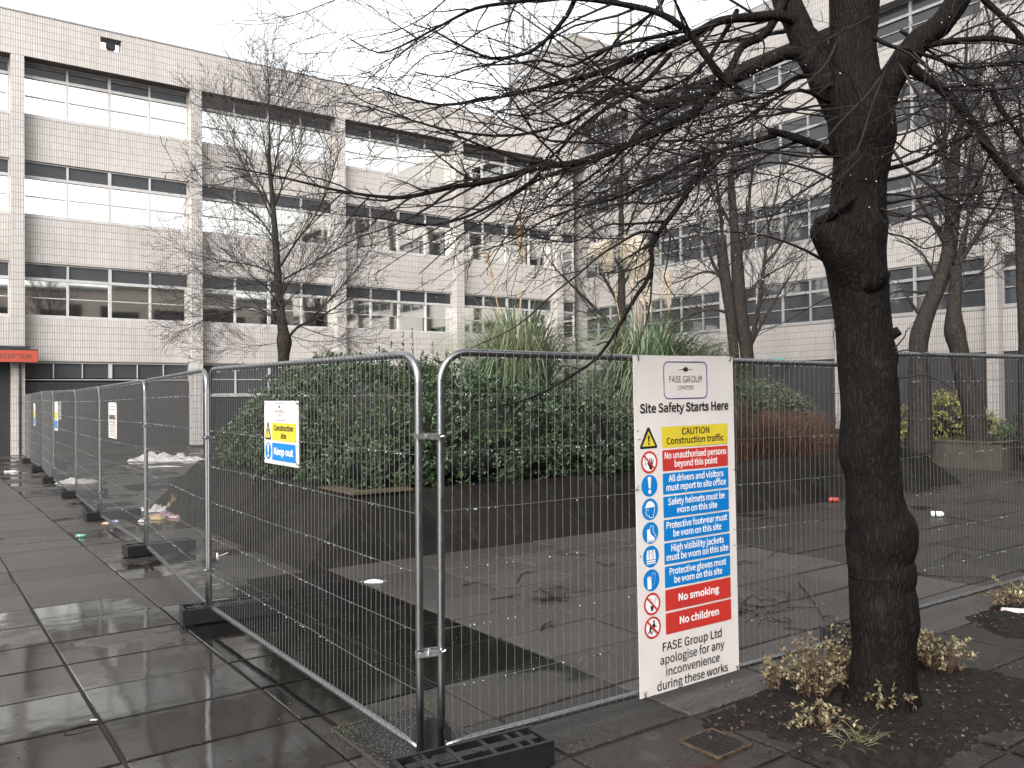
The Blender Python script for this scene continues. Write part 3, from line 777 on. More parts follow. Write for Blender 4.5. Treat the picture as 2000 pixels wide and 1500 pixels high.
P.multi('boot', M['white'], [[(CX-.028,y-.022),(CX-.004,y-.024),(CX+.000,y+.006),(CX+.030,y+.030),(CX+.034,y+.044),(CX-.028,y+.045)],[(CX-.03,y+.048),(CX-.012,y+.048),(CX-.012,y+.054),(CX-.03,y+.054)],[(CX-.006,y+.048),(CX+.034,y+.047),(CX+.034,y+.052),(CX-.006,y+.053)]], .0032, c)
hl = [(CX-.002,y-.026),(CX+.000,y-.042),(CX+.022,y-.038),(CX+.020,y-.012),(CX+.036,y+.016),(CX+.044,y+.022),(CX+.043,y+.036)]
P.strips('boot_outline', M['white'], list(zip(hl, hl[1:])), .0032, .0032, c)
c, y = mand(5)
P.multi('vest', M['white'], [[(CX-.030,y-.036),(CX-.020,y-.040),(CX-.018,y+.018),(CX-.036,y+.018),(CX-.036,y-.004)],[(CX+.030,y-.036),(CX+.020,y-.040),(CX+.018,y+.018),(CX+.036,y+.018),(CX+.036,y-.004)],[(CX-.013,y-.038),(CX+.013,y-.038),(CX+.013,y+.018),(CX-.013,y+.018)],[(CX-.036,y+.023),(CX+.036,y+.023),(CX+.036,y+.031),(CX-.036,y+.031)],[(CX-.034,y+.036),(CX+.034,y+.036),(CX+.034,y+.043),(CX-.034,y+.043)]], .0032, c)
P.strips('vest_seam', M['ink_grey'], [((CX-.011,y-.036),(CX,y-.016)),((CX+.011,y-.036),(CX,y-.016)),((CX,y-.016),(CX,y+.017))], .0018, .0042, c)
c, y = mand(6)
gl_ = [[(CX-.034,y-.008),(CX-.002,y-.010),(CX+.000,y+.050),(CX-.032,y+.052)]]
for k in range(4): gl_.append([(CX-.034+.008*k,y-.007),(CX-.033+.008*k,y-.021-.004*(k in (1,2))),(CX-.028+.008*k,y-.021-.004*(k in (1,2))),(CX-.0265+.008*k,y-.008)])
P.multi('glove', M['white'], gl_, .0032, c)
hl = [(CX+.004,y-.004),(CX+.004,y-.03),(CX+.010,y-.045),(CX+.016,y-.03),(CX+.020,y-.048),(CX+.026,y-.03),(CX+.032,y-.04),(CX+.030,y-.01),(CX+.022,y+.01),(CX+.022,y+.03),(CX+.006,y+.032)]
P.strips('glove_outline', pm('pale_blue_print', (.25,.42,.62), None, .4), list(zip(hl, hl[1:])), .0024, .0032, c)
c, y = ban(7)
P.strips('match_and_smoke', M['ink_grey'], [((CX-.026,y-.022),(CX-.014,y-.034)),((CX-.014,y-.034),(CX,y-.022)),((CX,y-.022),(CX+.006,y-.006)),((CX+.012,y+.002),(CX+.03,y-.034)),((CX+.019,y+.005),(CX+.037,y-.03)),((CX+.03,y-.034),(CX+.037,y-.03))], .0024, .0032, c)
P.multi('fingers', M['ink'], [[(CX-.016,y+.002),(CX-.008,y+.014),(CX+.006,y+.010),(CX+.014,y+.018),(CX+.006,y+.042),(CX-.008,y+.042),(CX-.012,y+.022)]], .0032, c)
c, y = ban(8)
fig = [disc(CX+.012,y-.034,.0075,12), [(CX+.006,y-.026),(CX+.017,y-.026),(CX+.022,y-.010),(CX+.034,y-.002),(CX+.032,y+.003),(CX+.018,y-.003),(CX+.018,y+.010),(CX+.026,y+.034),(CX+.019,y+.036),(CX+.010,y+.014),(CX+.000,y+.034),(CX-.006,y+.032),(CX+.004,y+.008),(CX+.003,y-.008),(CX-.006,y-.002)],
       disc(CX-.016,y-.016,.007,12), [(CX-.022,y-.008),(CX-.012,y-.009),(CX-.006,y+.004),(CX+.002,y+.002),(CX-.008,y+.012),(CX-.012,y+.018),(CX-.002,y+.040),(CX-.009,y+.042),(CX-.018,y+.024),(CX-.03,y+.032),(CX-.040,y+.030),(CX-.026,y+.018),(CX-.024,y+.004)]]
P.multi('running_children', M['ink'], fig, .0032, c)
dots = []
rg = random.Random(4)
for k in range(46):
    x, yv = rg.choice([(rg.uniform(.01,.21), rg.uniform(.38,.72)), (rg.uniform(.15,.45), rg.uniform(.55,.72)), (rg.uniform(.02,.83), rg.uniform(.28,1.9))])
    dots.append(disc(x, yv, rg.uniform(.0008,.002), 6))
dots += [disc(.02,.44,.008,9,.004), disc(.03,.49,.012,9,.003)]
P.multi('dirt_specks', pm('brown_dirt', (.22,.14,.09), None, .8), dots, .0046)
P.multi('bolt_hole', M['ink'], [disc(.022,1.17,.005,10), disc(SW-.022,1.10,.005,10), disc(SW-.022,1.2,.005,10)], .0024)

# ------------------------------------------------------------ the smaller board on the left panel
ang2 = math.atan2(J[0].y-J[1].y, J[0].x-J[1].x); t2 = V((math.cos(ang2), math.sin(ang2), 0)); n2 = V((math.sin(ang2), -math.cos(ang2), 0))
def left_board(name, label, v_far, zt, w, h, tilt=0., Ja=None, Jb=None, off=.033):
    Ja = Ja or J[0]; Jb = Jb or J[1]
    t = V((Ja.x-Jb.x, Ja.y-Jb.y, 0)).normalized(); n = V((t.y, -t.x, 0))
    q = V((Ja.x, Ja.y, 0))-t*v_far+n*off; q.z = zt
    o = bpy.data.objects.new(name, None); COL.objects.link(o); o.location = q; o.empty_display_size = .1
    o.rotation_euler = (0, R(tilt), math.atan2(t.y, t.x)); ORG[o.name] = V((0,0,0)); tag(o, label, 'sign')
    return o, board(o, w, h, cable=[(.012,.02,-.02,-.004),(w-.012,.02,.02,-.004),(.012,h-.03,-.02,0),(w-.012,h-.02,.02,0)])
sb, b2 = left_board('safety_sign', 'small white Construction site Keep out board on the near left panel', 2.105, 1.826, .615, .427)
Q = Plate(b2)
logo(Q, .193, .014, .388, .132, None, thin=.003)
yb = Q.flat('colour_panel', M['yellow'], rrect(.153, .148, .572, .266, .002), .0022)
Q.text('Construction', bk, .363, .198, .345, .034, .02, .0032, yb); Q.text('site', bk, .363, .250, .10, .034, .02, .0032, yb)
bb = Q.flat('colour_panel', M['blue'], rrect(.155, .283, .566, .400, .006), .0022); Q.text('Keep out', wh, .362, .360, .338, .044, .02, .0032, bb)
warn_triangle(Q, .077, .146, .265, .055, .0022)
cdi = Q.flat('pictogram', M['blue'], disc(.080, .342, .0575), .0022); excl(Q, .080, .341, .082, M['white'], cdi, .0032)

o3, b3 = left_board('notice_sign', 'tall white warning notice with grey print on the third left fence panel', 2.49, 1.80, .66, .50, 0, J[2], J[3]); Q = Plate(b3)
Q.text('WARNING', bk, .34, .235, .50, .062, .02)
for k, (yy_, ww) in enumerate(((.055,.42),(.10,.48),(.355,.46),(.385,.5),(.41,.46),(.44,.5),(.465,.4))): Q.strips('print_line', M['ink_grey'], [((.33-ww/2, yy_),(.33+ww/2, yy_))], .008, .0022)
Q.text('Guard', bk, .22, .28, .2, .026, .01); Q.text('on site', bk, .24, .325, .24, .026, .01)
Q.multi('dog_mark', M['ink'], [[(.42,.27),(.47,.25),(.5,.27),(.49,.3),(.52,.335),(.47,.33),(.44,.31)]], .0022)
for nm, lab, vf, zt, w, h, ja, jb in (('safety_sign', 'narrow white and yellow notice over blue on the fourth left fence panel', 3.0, 1.80, .55, .62, J[4], J[5]), ('safety_sign', 'farthest small yellow and blue notice, near the doorway', 2.2, 1.75, .5, .62, J[6], J[7])):
    o4, b4 = left_board(nm, lab, vf, zt, w, h, 0, ja, jb); Q = Plate(b4)
    Q.flat('colour_panel', M['yellow'], rrect(w*.12, h*.35, w*.88, h*.60, .004), .0022); Q.flat('colour_panel', M['blue'], rrect(w*.12, h*.65, w*.88, h*.92, .004), .0022)
    excl(Q, w*.3, h*.47, h*.17, bk, b4, .0032)
o5 = thing('notice_sign', (2.9, 21.9, 1.5), 'pale green and white notice beside the yellow one behind the left fence', 'sign')
mb = MB(); mb.box((2.74, 21.86, 1.38), (2.92, 21.875, 1.80)); b5 = mb.build('board', pm('pale_green_board', (.50,.55,.45), (.6,.62,.55), .5, 5), o5)
mb = MB()
for k in range(5): mb.box((2.76, 21.856, 1.74-.07*k), (2.90-.03*(k % 2), 21.8595, 1.755-.07*k))
mb.build('print_line', M['ink_grey'], b5)
# ------------------------------------------------------------ trees
def smooth(P, n=3):
    """Catmull-Rom through points."""
    out = []
    for i in range(len(P)-1):
        p0, p1, p2, p3 = P[max(i-1,0)], P[i], P[i+1], P[min(i+2,len(P)-1)]
        for k in range(n):
            t = k/n; out.append(.5*((2*p1)+(p2-p0)*t+(2*p0-5*p1+4*p2-p3)*t*t+(3*p1-p0-3*p2+p3)*t**3))
    out.append(P[-1]); return out
def along(P):
    L = [0]
    for a, b in zip(P, P[1:]): L.append(L[-1]+(b-a).length)
    return L
class Tree:
    def __init__(s, seed, drops=0., view=None): s.rg = random.Random(seed); s.mb = MB(); s.bm = MB(); s.tips = []; s.n = 0; s.drops = drops
    def twig(s, p, d, L, r, lvl, prm):
        if (p+d.normalized()*L).z < prm.get('zmin', -9): return     # low twigs are cut back to head height
        rg = s.rg; n = prm['seg'][lvl]; P = [p.copy()]; cur = d.normalized(); q = p.copy(); st = L/n; zz = 1
        for k in range(n):
            wob = V((rg.gauss(0,1), rg.gauss(0,1), rg.gauss(0,1)))*prm['wob'][lvl]
            cur = (cur+wob+V((0,0,prm['lift'][lvl]))*(1/n)+prm['drift']*(.16/n)).normalized()
            q = q+cur*st; P.append(q.copy())
        rad = [max(prm['rmin'], r*(1-.75*k/n)) for k in range(n+1)]
        s.mb.tube(P, rad, 4 if lvl == 0 else 3, False); s.n += 1
        s.tips.append(P[-1])
        if lvl+1 < len(prm['seg']): s.sprout(P, rad, lvl+1, prm, .12)
    def sprout(s, P, rad, lvl, prm, t0=.15):
        rg = s.rg; L = along(P); tot = L[-1]; x = tot*t0+rg.uniform(0, prm['step'][lvl]); side = rg.choice((-1, 1)); i = 0
        while x < tot*.985:
            while L[i+1] < x: i += 1
            f = (x-L[i])/max(1e-6, L[i+1]-L[i]); p = P[i].lerp(P[i+1], f); t = (P[i+1]-P[i]).normalized()
            r = rad[i]*(1-f)+rad[i+1]*f
            perp = t.cross(prm['plane']); 
            if perp.length < .2: perp = t.orthogonal()
            perp.normalize(); perp.rotate(Matrix.Rotation(rg.gauss(0, prm['roll']), 3, t))
            a = R(rg.gauss(prm['ang'][lvl], 12)); d = t*math.cos(a)+perp*math.sin(a)*side
            tt = x/tot; ln = prm['len'][lvl]*(prm['lb']-(prm['lb']-.45)*tt)*rg.uniform(.35, 1.25)
            if lvl == 0: ln = min(ln, tot*.75)
            s.twig(p, d, ln, min(r*.62, prm['rad'][lvl]*(.6+.5*ln/prm['len'][lvl])), lvl, prm)
            side = -side if rg.random() < .85 else side
            x += prm['step'][lvl]*rg.uniform(.5, 1.5)
    def limb(s, P, r0, r1, prm=None, n=8, t0=.15, sm=3, knob=0.):
        P = smooth([V(p) for p in P], sm) if len(P) > 2 else [V(p) for p in P]
        m = len(P); L = along(P); rad = [r0+(r1-r0)*(L[k]/L[-1])**.8 for k in range(m)]
        if knob: rad = [r*(1+knob*s.rg.uniform(-1, 1)) for r in rad]
        if r0 > .012: s.bm.tube(P, rad, 10, True, bump=lambda p, q: 1+.09*noise.noise((p+q*.2)*11)+.06*noise.noise((p+q*.1)*30))
        else: s.mb.tube(P, rad, n, True)
        if prm: s.sprout(P, rad, 0, prm, t0)
        return P, rad
def dropmesh(pts, r0, r1, rg):
    mb = MB()
    for c in pts:
        r = rg.uniform(r0, r1); c = c-V((0,0,r*1.2)); s = 5; vs = [c+V((0,0,r*1.1))]
        for ph in (.5, -.5):
            for k in range(s): a = 2*math.pi*(k+(.5 if ph < 0 else 0))/s; vs.append(c+V((math.cos(a)*r*.87, math.sin(a)*r*.87, r*ph)))
        vs.append(c-V((0,0,r))); fs = [(0,1+k,1+(k+1)%s) for k in range(s)]+[(11,6+(k+1)%s,6+k) for k in range(s)]
        for k in range(s): fs += [(1+k,6+k,1+(k+1)%s), (1+(k+1)%s,6+k,6+(k+1)%s)]
        mb.add(vs, fs)
    return mb
def outline_trunk(rows, D, n=22, bmp=.05, seed=1):
    """A trunk from its left and right edges, row by row; round in plan."""
    P = []; rad = []
    for y, xl, xr in rows:
        c = at((xl+xr)/2, y, D); P.append(c); rad.append((xr-xl)/2*D/F)
    Ps = smooth(P, 4); rs = []
    for i in range(len(rad)-1):
        for k in range(4): t = k/4; t = t*t*(3-2*t); rs.append(rad[i]*(1-t)+rad[i+1]*t)
    rs.append(rad[-1])
    def bf(p, q):
        w = p+q*.3; return 1+bmp*(noise.noise(V((w.x*5, w.y*5, w.z*2.2+seed)))+.6*noise.noise(V((w.x*14, w.y*14, w.z*5+seed))))
    mb = MB(); mb.tube(Ps, rs, n, True, bump=bf); return mb, Ps, rs

TD = 4.95
bt = thing('tree', at(1715, 1375, TD), 'big wet black bare tree outside the fence, its boughs sweeping over the courtyard', 'tree')
rows_ = [(1430,1606,1826),(1400,1634,1806),(1360,1654,1792),(1325,1662,1786),(1280,1667,1784),(1240,1666,1788),(1210,1664,1792),(1175,1663,1789),(1145,1662,1781),(1120,1661,1786),(1095,1660,1777),(1060,1657,1786),(1035,1656,1785),(1005,1655,1769),(970,1654,1760),(930,1652,1755),(890,1642,1752),(865,1643,1753),(820,1646,1752),(760,1643,1748),(700,1639,1744),(650,1636,1738),(600,1630,1733),(550,1620,1730),(500,1612,1727),(440,1612,1730),(400,1624,1726),(350,1629,1729),(310,1630,1736),(270,1622,1745),(230,1619,1741),(190,1617,1732),(140,1618,1714),(90,1622,1708),(40,1622,1712),(-30,1620,1716),(-160,1624,1704),(-400,1632,1692),(-700,1640,1680),(-1050,1650,1672),(-1400,1660,1668)]
tm_, TP, TRd = outline_trunk(rows_, TD, 40, .06, 3)
# torn old wound on the left, sawn stub and low swellings
tm_.tube(smooth([at(1690,480,TD-.05), at(1662,448,TD-.07), at(1632,438,TD-.10), at(1608,438,TD-.11), at(1592,440,TD-.11)], 3), [.11,.115,.115,.11,.10,.09,.08,.07,.062,.055,.048,.04,.028], 14, bump=lambda p, q: 1+.08*noise.noise(p*14+q))
tm_.tube(smooth([at(1690,560,TD-.03), at(1655,500,TD-.07), at(1625,466,TD-.10), at(1600,447,TD-.11), at(1588,440,TD-.11)], 3), [.15,.15,.148,.145,.135,.122,.11,.098,.086,.075,.064,.05,.03], 16, bump=lambda p, q: 1+.08*noise.noise(p*14+q))
tm_.tube(smooth([at(1668,384,TD-.17), at(1650,398,TD-.19), at(1625,416,TD-.19), at(1600,438,TD-.15)], 4), [.022]*4+[.026]*4+[.024]*4+[.018], 9, bump=lambda p, q: 1+.1*noise.noise(p*12+q))
tm_.tube([at(1725,662,TD), at(1740,655,TD-.03), at(1757,645,TD-.05)], [.045,.032,.027], 10)
for x, y, r in ((1752,1045,.088),(1756,1210,.088),(1728,700,.07)): tm_.tube(smooth([at(x-8,y-50,TD), at(x,y-15,TD-.02), at(x,y+10,TD-.02), at(x-8,y+55,TD)], 3), [r*.4,r*.7,r*.9,r,r*1.03,r*1.03,r,r*.85,r*.65,r*.4], 12, bump=lambda p, q: 1+.10*noise.noise(p*9+q))
bto = tm_.build('trunk', M['bark_wet'], bt, True)
main = dict(seg=[7,5,3], wob=[.13,.20,.25], lift=[.05,.02,.0], drift=V((0,0,0)), rmin=.0017, step=[.105,.125,.14], plane=V((.58,.81,0)), roll=.75, ang=[30,40,50], len=[.92,.31,.09], lb=1.25, rad=[.0085,.004,.0024], zmin=2.3)
short = dict(main); short.update(len=[.30,.12,.05])
T = Tree(11)
def LB(pts, r0, r1, t0=.12, D=None, prm=main, n=8, drift=None, knob=.06):
    p = dict(prm)
    if drift is not None: p['drift'] = drift
    return T.limb([at(*(q if len(q) == 3 else (q[0], q[1], D or TD))) for q in pts], r0, r1, p, n, t0, 3, knob)
LEFT = -RT*1.0-UP*.25
rgt = RT*1.0
# main boughs
LB([(1660,245,5),(1632,195,5),(1602,140,5.02),(1576,87,5.05),(1552,35,5.1),(1528,-20,5.2),(1500,-110,5.3),(1450,-300,5.5),(1420,-560,5.8),(1380,-820,6.1),(1360,-1050,6.3)], .10,.008, .3, knob=.05, drift=LEFT)
LB([(1690,280,4.95),(1722,205,4.95),(1740,157,4.93),(1788,87,4.9),(1822,60,4.88),(1848,35,4.85),(1900,-50,4.8),(1990,-220,4.7),(2060,-460,4.6),(2100,-720,4.5),(2150,-950,4.4)], .095,.008, .4, drift=rgt)
LB([(1565,45,5.05),(1520,30,5),(1480,33,5),(1420,38,4.9),(1385,50,4.9),(1345,72,4.9),(1290,96,4.9),(1230,118,4.85),(1170,142,4.8),(1100,160,4.8),(1020,180,4.75),(940,195,4.7),(860,205,4.7),(790,190,4.7),(725,168,4.7)], .034,.0035, .05, drift=LEFT)
LB([(1450,182,4.85),(1410,150,4.8),(1385,118,4.75),(1352,72,4.75),(1325,48,4.7),(1290,27,4.7),(1240,13,4.7),(1160,0,4.7),(1080,-4,4.7),(1000,5,4.65),(930,16,4.65),(870,45,4.6),(800,82,4.6),(740,103,4.6),(682,75,4.6)], .026,.003, .15, drift=LEFT)
LB([(1640,180,5),(1590,135,5),(1550,103,4.98),(1500,120,4.95),(1450,145,4.9),(1410,165,4.9),(1375,188,4.85),(1330,198,4.8),(1268,207,4.8)], .048,.026, .4, drift=LEFT)
LB([(1275,205,4.8),(1235,188,4.8),(1205,182,4.78),(1150,215,4.75),(1100,243,4.7),(1000,265,4.65),(900,258,4.6),(820,240,4.6),(760,215,4.6),(700,192,4.6),(668,150,4.6)], .014,.0025, .05, drift=LEFT)
LB([(1400,165,4.85),(1375,195,4.8),(1349,224,4.75),(1305,247,4.7),(1240,275,4.65),(1190,297,4.62),(1130,318,4.6),(1060,325,4.58),(1000,342,4.55),(940,357,4.52),(880,366,4.5),(800,384,4.5),(740,384,4.48),(660,372,4.45),(600,358,4.45),(530,342,4.45),(440,325,4.45)], .032,.0028, .12, drift=LEFT)
LB([(1625,298,4.95),(1600,285,4.9),(1573,276,4.86),(1539,264,4.83),(1503,256,4.8)], .03,.02, .9)
LB([(1515,264,4.82),(1474,276,4.78),(1443,283,4.75),(1406,294,4.72),(1375,304,4.7),(1330,322,4.66),(1280,352,4.62),(1200,388,4.58),(1130,405,4.55),(1060,432,4.5),(1000,470,4.5),(940,490,4.5)], .017,.003, .1, drift=LEFT)
LB([(1382,303,4.7),(1376,312,4.68),(1366,345,4.64),(1344,373,4.6),(1326,401,4.57),(1298,438,4.55),(1285,456,4.52),(1272,487,4.5),(1274,513,4.5),(1264,547,4.48),(1243,578,4.46),(1222,614,4.45),(1200,652,4.44),(1165,700,4.43),(1110,738,4.42),(1040,776,4.4),(960,796,4.4),(885,804,4.4)], .020,.0025, .06, n=9, drift=LEFT, prm=dict(short, zmin=0))
LB([(1285,456,4.5),(1260,452,4.48),(1235,460,4.46),(1205,478,4.45),(1170,500,4.43),(1130,535,4.42),(1085,570,4.4),(1040,612,4.4),(1000,642,4.4),(960,662,4.4),(900,688,4.4)], .009,.0022, .1, drift=LEFT)
LB([(1420,300,4.7),(1365,350,4.68),(1326,383,4.66),(1300,390,4.65),(1270,398,4.62),(1238,395,4.6),(1190,402,4.58),(1130,425,4.55),(1080,440,4.5),(1010,448,4.5)], .012,.002, .1, drift=LEFT)
LB([(1300,432,4.55),(1238,437,4.5),(1181,440,4.48),(1134,468,4.46),(1090,471,4.45),(1045,461,4.43),(1018,440,4.42),(985,445,4.4)], .008,.002, .1, drift=LEFT)
LB([(1275,497,4.5),(1258,515,4.48),(1230,528,4.46),(1200,532,4.45),(1170,545,4.44)], .006,.002, .1)
LB([(1300,445,4.52),(1318,470,4.5),(1322,500,4.5),(1300,498,4.5)], .006,.002, .1); LB([(1310,455,4.55),(1302,520,4.54),(1298,545,4.54),(1318,580,4.54),(1345,610,4.53)], .006,.0018, .1, prm=short); LB([(1270,520,4.5),(1272,570,4.5),(1262,630,4.5),(1240,690,4.5)], .007,.002, .1, prm=short)
LB([(1070,320,4.58),(1030,360,4.55),(960,401,4.52),(900,427,4.5),(830,440,4.48),(750,428,4.46),(690,420,4.45)], .013,.0025, .1, drift=LEFT)
LB([(1130,-20,4.75),(1112,22,4.72),(1096,45,4.7),(1075,70,4.7),(1045,95,4.68),(1022,106,4.68),(960,113,4.65),(900,88,4.62),(845,60,4.6),(800,45,4.6)], .016,.0028, .2, drift=LEFT)
LB([(1340,58,4.8),(1280,72,4.78),(1215,85,4.75),(1150,112,4.72),(1110,130,4.7),(1060,118,4.68),(1000,125,4.66),(930,130,4.65),(870,150,4.62),(810,140,4.6)], .014,.0025, .1, drift=LEFT)
LB([(1345,195,4.8),(1290,225,4.76),(1250,250,4.74),(1210,300,4.7),(1160,340,4.67),(1100,385,4.63),(1040,420,4.6),(970,440,4.55)], .014,.0025, .1, drift=LEFT)
LB([(1310,105,4.85),(1250,170,4.8),(1180,215,4.77),(1130,252,4.74),(1085,300,4.7),(1040,318,4.66),(960,292,4.62),(900,268,4.6),(840,245,4.58),(780,228,4.56),(700,205,4.55),(660,200,4.55)], .015,.0025, .1, drift=LEFT)
LB([(1440,20,5),(1400,90,4.95),(1370,130,4.92),(1330,160,4.9),(1260,180,4.86),(1190,150,4.82),(1130,175,4.8),(1060,220,4.75),(980,225,4.7)], .016,.003, .1, drift=LEFT)
LB([(1545,-30,5.1),(1500,60,5.0),(1450,90,4.95),(1430,130,4.9),(1400,170,4.87),(1392,185,4.86)], .03,.02, .3, drift=LEFT)
LB([(1300,-30,4.9),(1290,10,4.85),(1255,40,4.8),(1215,65,4.78),(1180,110,4.75),(1130,150,4.7),(1080,200,4.66)], .014,.003, .15, drift=LEFT)
LB([(1580,270,4.9),(1520,290,4.85),(1470,320,4.8),(1420,345,4.75),(1390,380,4.7),(1350,420,4.66),(1280,470,4.6),(1210,540,4.55)], .010,.002, .1, drift=LEFT)
LB([(1620,200,4.85),(1560,175,4.7),(1500,200,4.6),(1440,240,4.5),(1380,260,4.4),(1310,290,4.35),(1240,330,4.3)], .013,.002, .1, drift=LEFT)
LB([(1620,150,5.1),(1560,150,5.25),(1500,185,5.4),(1430,200,5.5),(1350,230,5.6),(1270,235,5.7),(1180,260,5.8)], .02,.003, .15, drift=LEFT)
LB([(1640,130,5.1),(1590,60,5.3),(1540,60,5.5),(1460,75,5.7),(1380,90,5.9),(1290,140,6.1),(1190,190,6.2)], .02,.003, .15, drift=LEFT)
LB([(760,-40,4.6),(690,-12,4.6),(640,5,4.6),(600,22,4.6),(552,36,4.6)], .004,.0016, .1); LB([(900,-30,4.6),(840,25,4.6),(775,60,4.6),(700,75,4.6),(668,88,4.6)], .005,.0018, .1); LB([(1000,40,4.6),(940,60,4.6),(880,100,4.6),(830,110,4.6),(770,160,4.6),(720,140,4.6)], .006,.002, .1, drift=LEFT)
LB([(1560,94,4.6),(1600,84,4.5),(1630,70,4.45),(1665,52,4.45),(1700,32,4.5)][::-1], .006,.002, .2)
LB([(1640,70,4.55),(1617,120,4.5),(1586,153,4.45),(1526,195,4.42),(1495,224,4.4),(1461,252,4.38),(1422,263,4.36),(1380,270,4.35),(1350,285,4.35)], .009,.002, .2, drift=LEFT)
LB([(1720,150,4.6),(1690,190,4.5),(1640,240,4.42),(1590,300,4.4),(1530,340,4.38),(1470,360,4.36),(1400,370,4.35)], .008,.002, .2, drift=LEFT)
LB([(1735,120,4.7),(1700,215,4.45),(1680,280,4.4),(1660,310,4.38),(1600,345,4.35),(1545,400,4.33)], .007,.002, .2)
LB([(1690,300,4.7),(1650,340,4.6),(1600,380,4.5),(1540,410,4.45),(1480,425,4.4),(1420,400,4.4)], .008,.002, .2, drift=LEFT)
LB([(1640,330,4.8),(1590,360,4.6),(1530,400,4.5),(1470,470,4.45),(1400,540,4.4),(1330,590,4.4)], .009,.002, .2, drift=LEFT)
LB([(1618,515,4.9),(1575,490,4.85),(1520,468,4.8),(1470,456,4.78),(1410,452,4.75),(1350,440,4.7)], .010,.002, .35)
LB([(1640,575,4.9),(1600,590,4.85),(1540,625,4.8),(1490,650,4.78),(1440,680,4.75)], .004,.0015, .3, prm=short); LB([(1636,632,4.9),(1628,650,4.88),(1632,680,4.87),(1640,692,4.86)], .003,.0015, .3)
# finer sweeping branches that fill the crown on both sides
rz = random.Random(77)
for k in range(9):
    x, y, D = rz.uniform(1655,1690), rz.uniform(150,430), rz.uniform(4.88,5.02); L = rz.uniform(330,640); dy = rz.uniform(-40,170); cv_ = rz.uniform(-70,20); dd_ = rz.choice((-1,1))*rz.uniform(.4,.9)
    LB([(x-L*t+rz.gauss(0,6), y+dy*t+cv_*math.sin(3.14*t)+rz.gauss(0,6), D+dd_*t) for t in (0,.15,.3,.45,.6,.75,.9,1)], rz.uniform(.006,.009), .002, .3, drift=LEFT)
for k in range(13):
    x, y, D = rz.uniform(1690,1712), rz.uniform(120,440), rz.uniform(4.88,5.02); L = rz.uniform(240,440); dy = rz.uniform(-170,60); cv_ = rz.uniform(-30,40); dd_ = rz.choice((-1,1))*rz.uniform(.4,.9)
    LB([(x+L*t+rz.gauss(0,6), y+dy*t+cv_*math.sin(3.14*t)+rz.gauss(0,6), D+dd_*t) for t in (0,.15,.3,.45,.6,.75,.9,1)], rz.uniform(.006,.009), .002, .25, drift=rgt)
for k in range(14):      # upper crown above the view
    a = rz.uniform(0, 6.28); y = rz.uniform(-1100,-150); c0_ = at(1665, y, TD); d0 = V((math.cos(a), math.sin(a), rz.uniform(.2,.8))); L = rz.uniform(1.2,2.4)*(1 if y > -600 else .6)
    P_ = [c0_+d0*L*t+V((rz.gauss(0,.05), rz.gauss(0,.05), .12*L*math.sin(2*t))) for t in (0,.2,.4,.6,.8,1)]; T.limb(P_, .028, .003, dict(main, drift=V((0,0,.3))), 8, .15, 3, .05)
# right side
LB([(1765,115,4.9),(1785,137,4.88),(1805,150,4.86),(1840,175,4.84),(1870,205,4.82),(1905,248,4.8),(1940,300,4.8),(1975,345,4.8),(2025,400,4.8)], .031,.02, .2, drift=rgt)
LB([(1785,95,4.88),(1840,83,4.86),(1890,78,4.84),(1940,75,4.82),(2010,88,4.8),(2090,110,4.8)], .022,.012, .1, drift=rgt)
LB([(1705,72,4.85),(1740,90,4.8),(1770,95,4.78),(1830,115,4.75),(1880,132,4.72),(1940,128,4.7),(2000,120,4.7),(2080,130,4.7)], .013,.006, .1, drift=rgt)
LB([(1890,-40,4.9),(1925,2,4.88),(1950,25,4.86),(1975,50,4.84),(2005,82,4.82),(2060,120,4.8)], .022,.014, .1, drift=rgt)
LB([(1733,330,4.9),(1780,318,4.88),(1820,300,4.86),(1870,275,4.84),(1920,250,4.82),(2000,222,4.8)], .013,.008, .15, drift=rgt)
LB([(1725,352,4.9),(1770,343,4.88),(1830,318,4.86),(1890,270,4.84),(1940,240,4.82),(2000,232,4.8)], .010,.006, .15, drift=rgt)
LB([(1728,396,4.9),(1790,386,4.86),(1850,380,4.84),(1920,376,4.82),(2010,360,4.8)], .010,.005, .15, drift=rgt)
LB([(1742,290,4.85),(1770,328,4.8),(1800,350,4.78),(1850,386,4.76),(1900,402,4.74),(2000,412,4.72)], .009,.004, .1, drift=rgt)
LB([(1770,165,4.8),(1760,200,4.75),(1775,240,4.72),(1760,280,4.7),(1735,300,4.7),(1700,310,4.68)], .009,.003, .2); LB([(1840,170,4.8),(1900,165,4.78),(1935,165,4.76)], .012,.009, .2); LB([(1935,165,4.76),(1950,205,4.75),(1975,240,4.74),(2010,290,4.73)], .017,.013, .8)
LB([(1755,125,4.7),(1800,190,4.6),(1850,240,4.5),(1910,270,4.45),(1980,330,4.4)], .009,.003, .1, drift=rgt); LB([(1760,60,5.1),(1830,110,5.3),(1900,160,5.5),(1990,200,5.6)], .012,.005, .1, drift=rgt)
LB([(1738,690,4.85),(1765,660,4.82),(1772,643,4.82),(1790,640,4.8)], .006,.002, .2); LB([(1742,690,4.85),(1775,683,4.82),(1805,690,4.8),(1850,697,4.78)], .005,.0015, .2); LB([(1750,738,4.85),(1780,735,4.82),(1805,732,4.8),(1835,745,4.78),(1862,760,4.77)], .007,.0015, .5)
LB([(1655,1040,4.8),(1656,1010,4.78),(1650,995,4.77)], .003,.0015, .4); LB([(1660,1040,4.8),(1636,1036,4.78)], .003,.0015, .4)
T.bm.build('bough', M['bark_wet'], bt, True)
bco = T.mb.build('branches', M['twig_wet'], bt, True)
rg = random.Random(21); tips = [p for p in T.tips if rg.random() < .16]
d_ = dropmesh(tips, .002, .0036, rg).build('water_drops', M['water'], bt, True); tag(d_, kind='stuff')
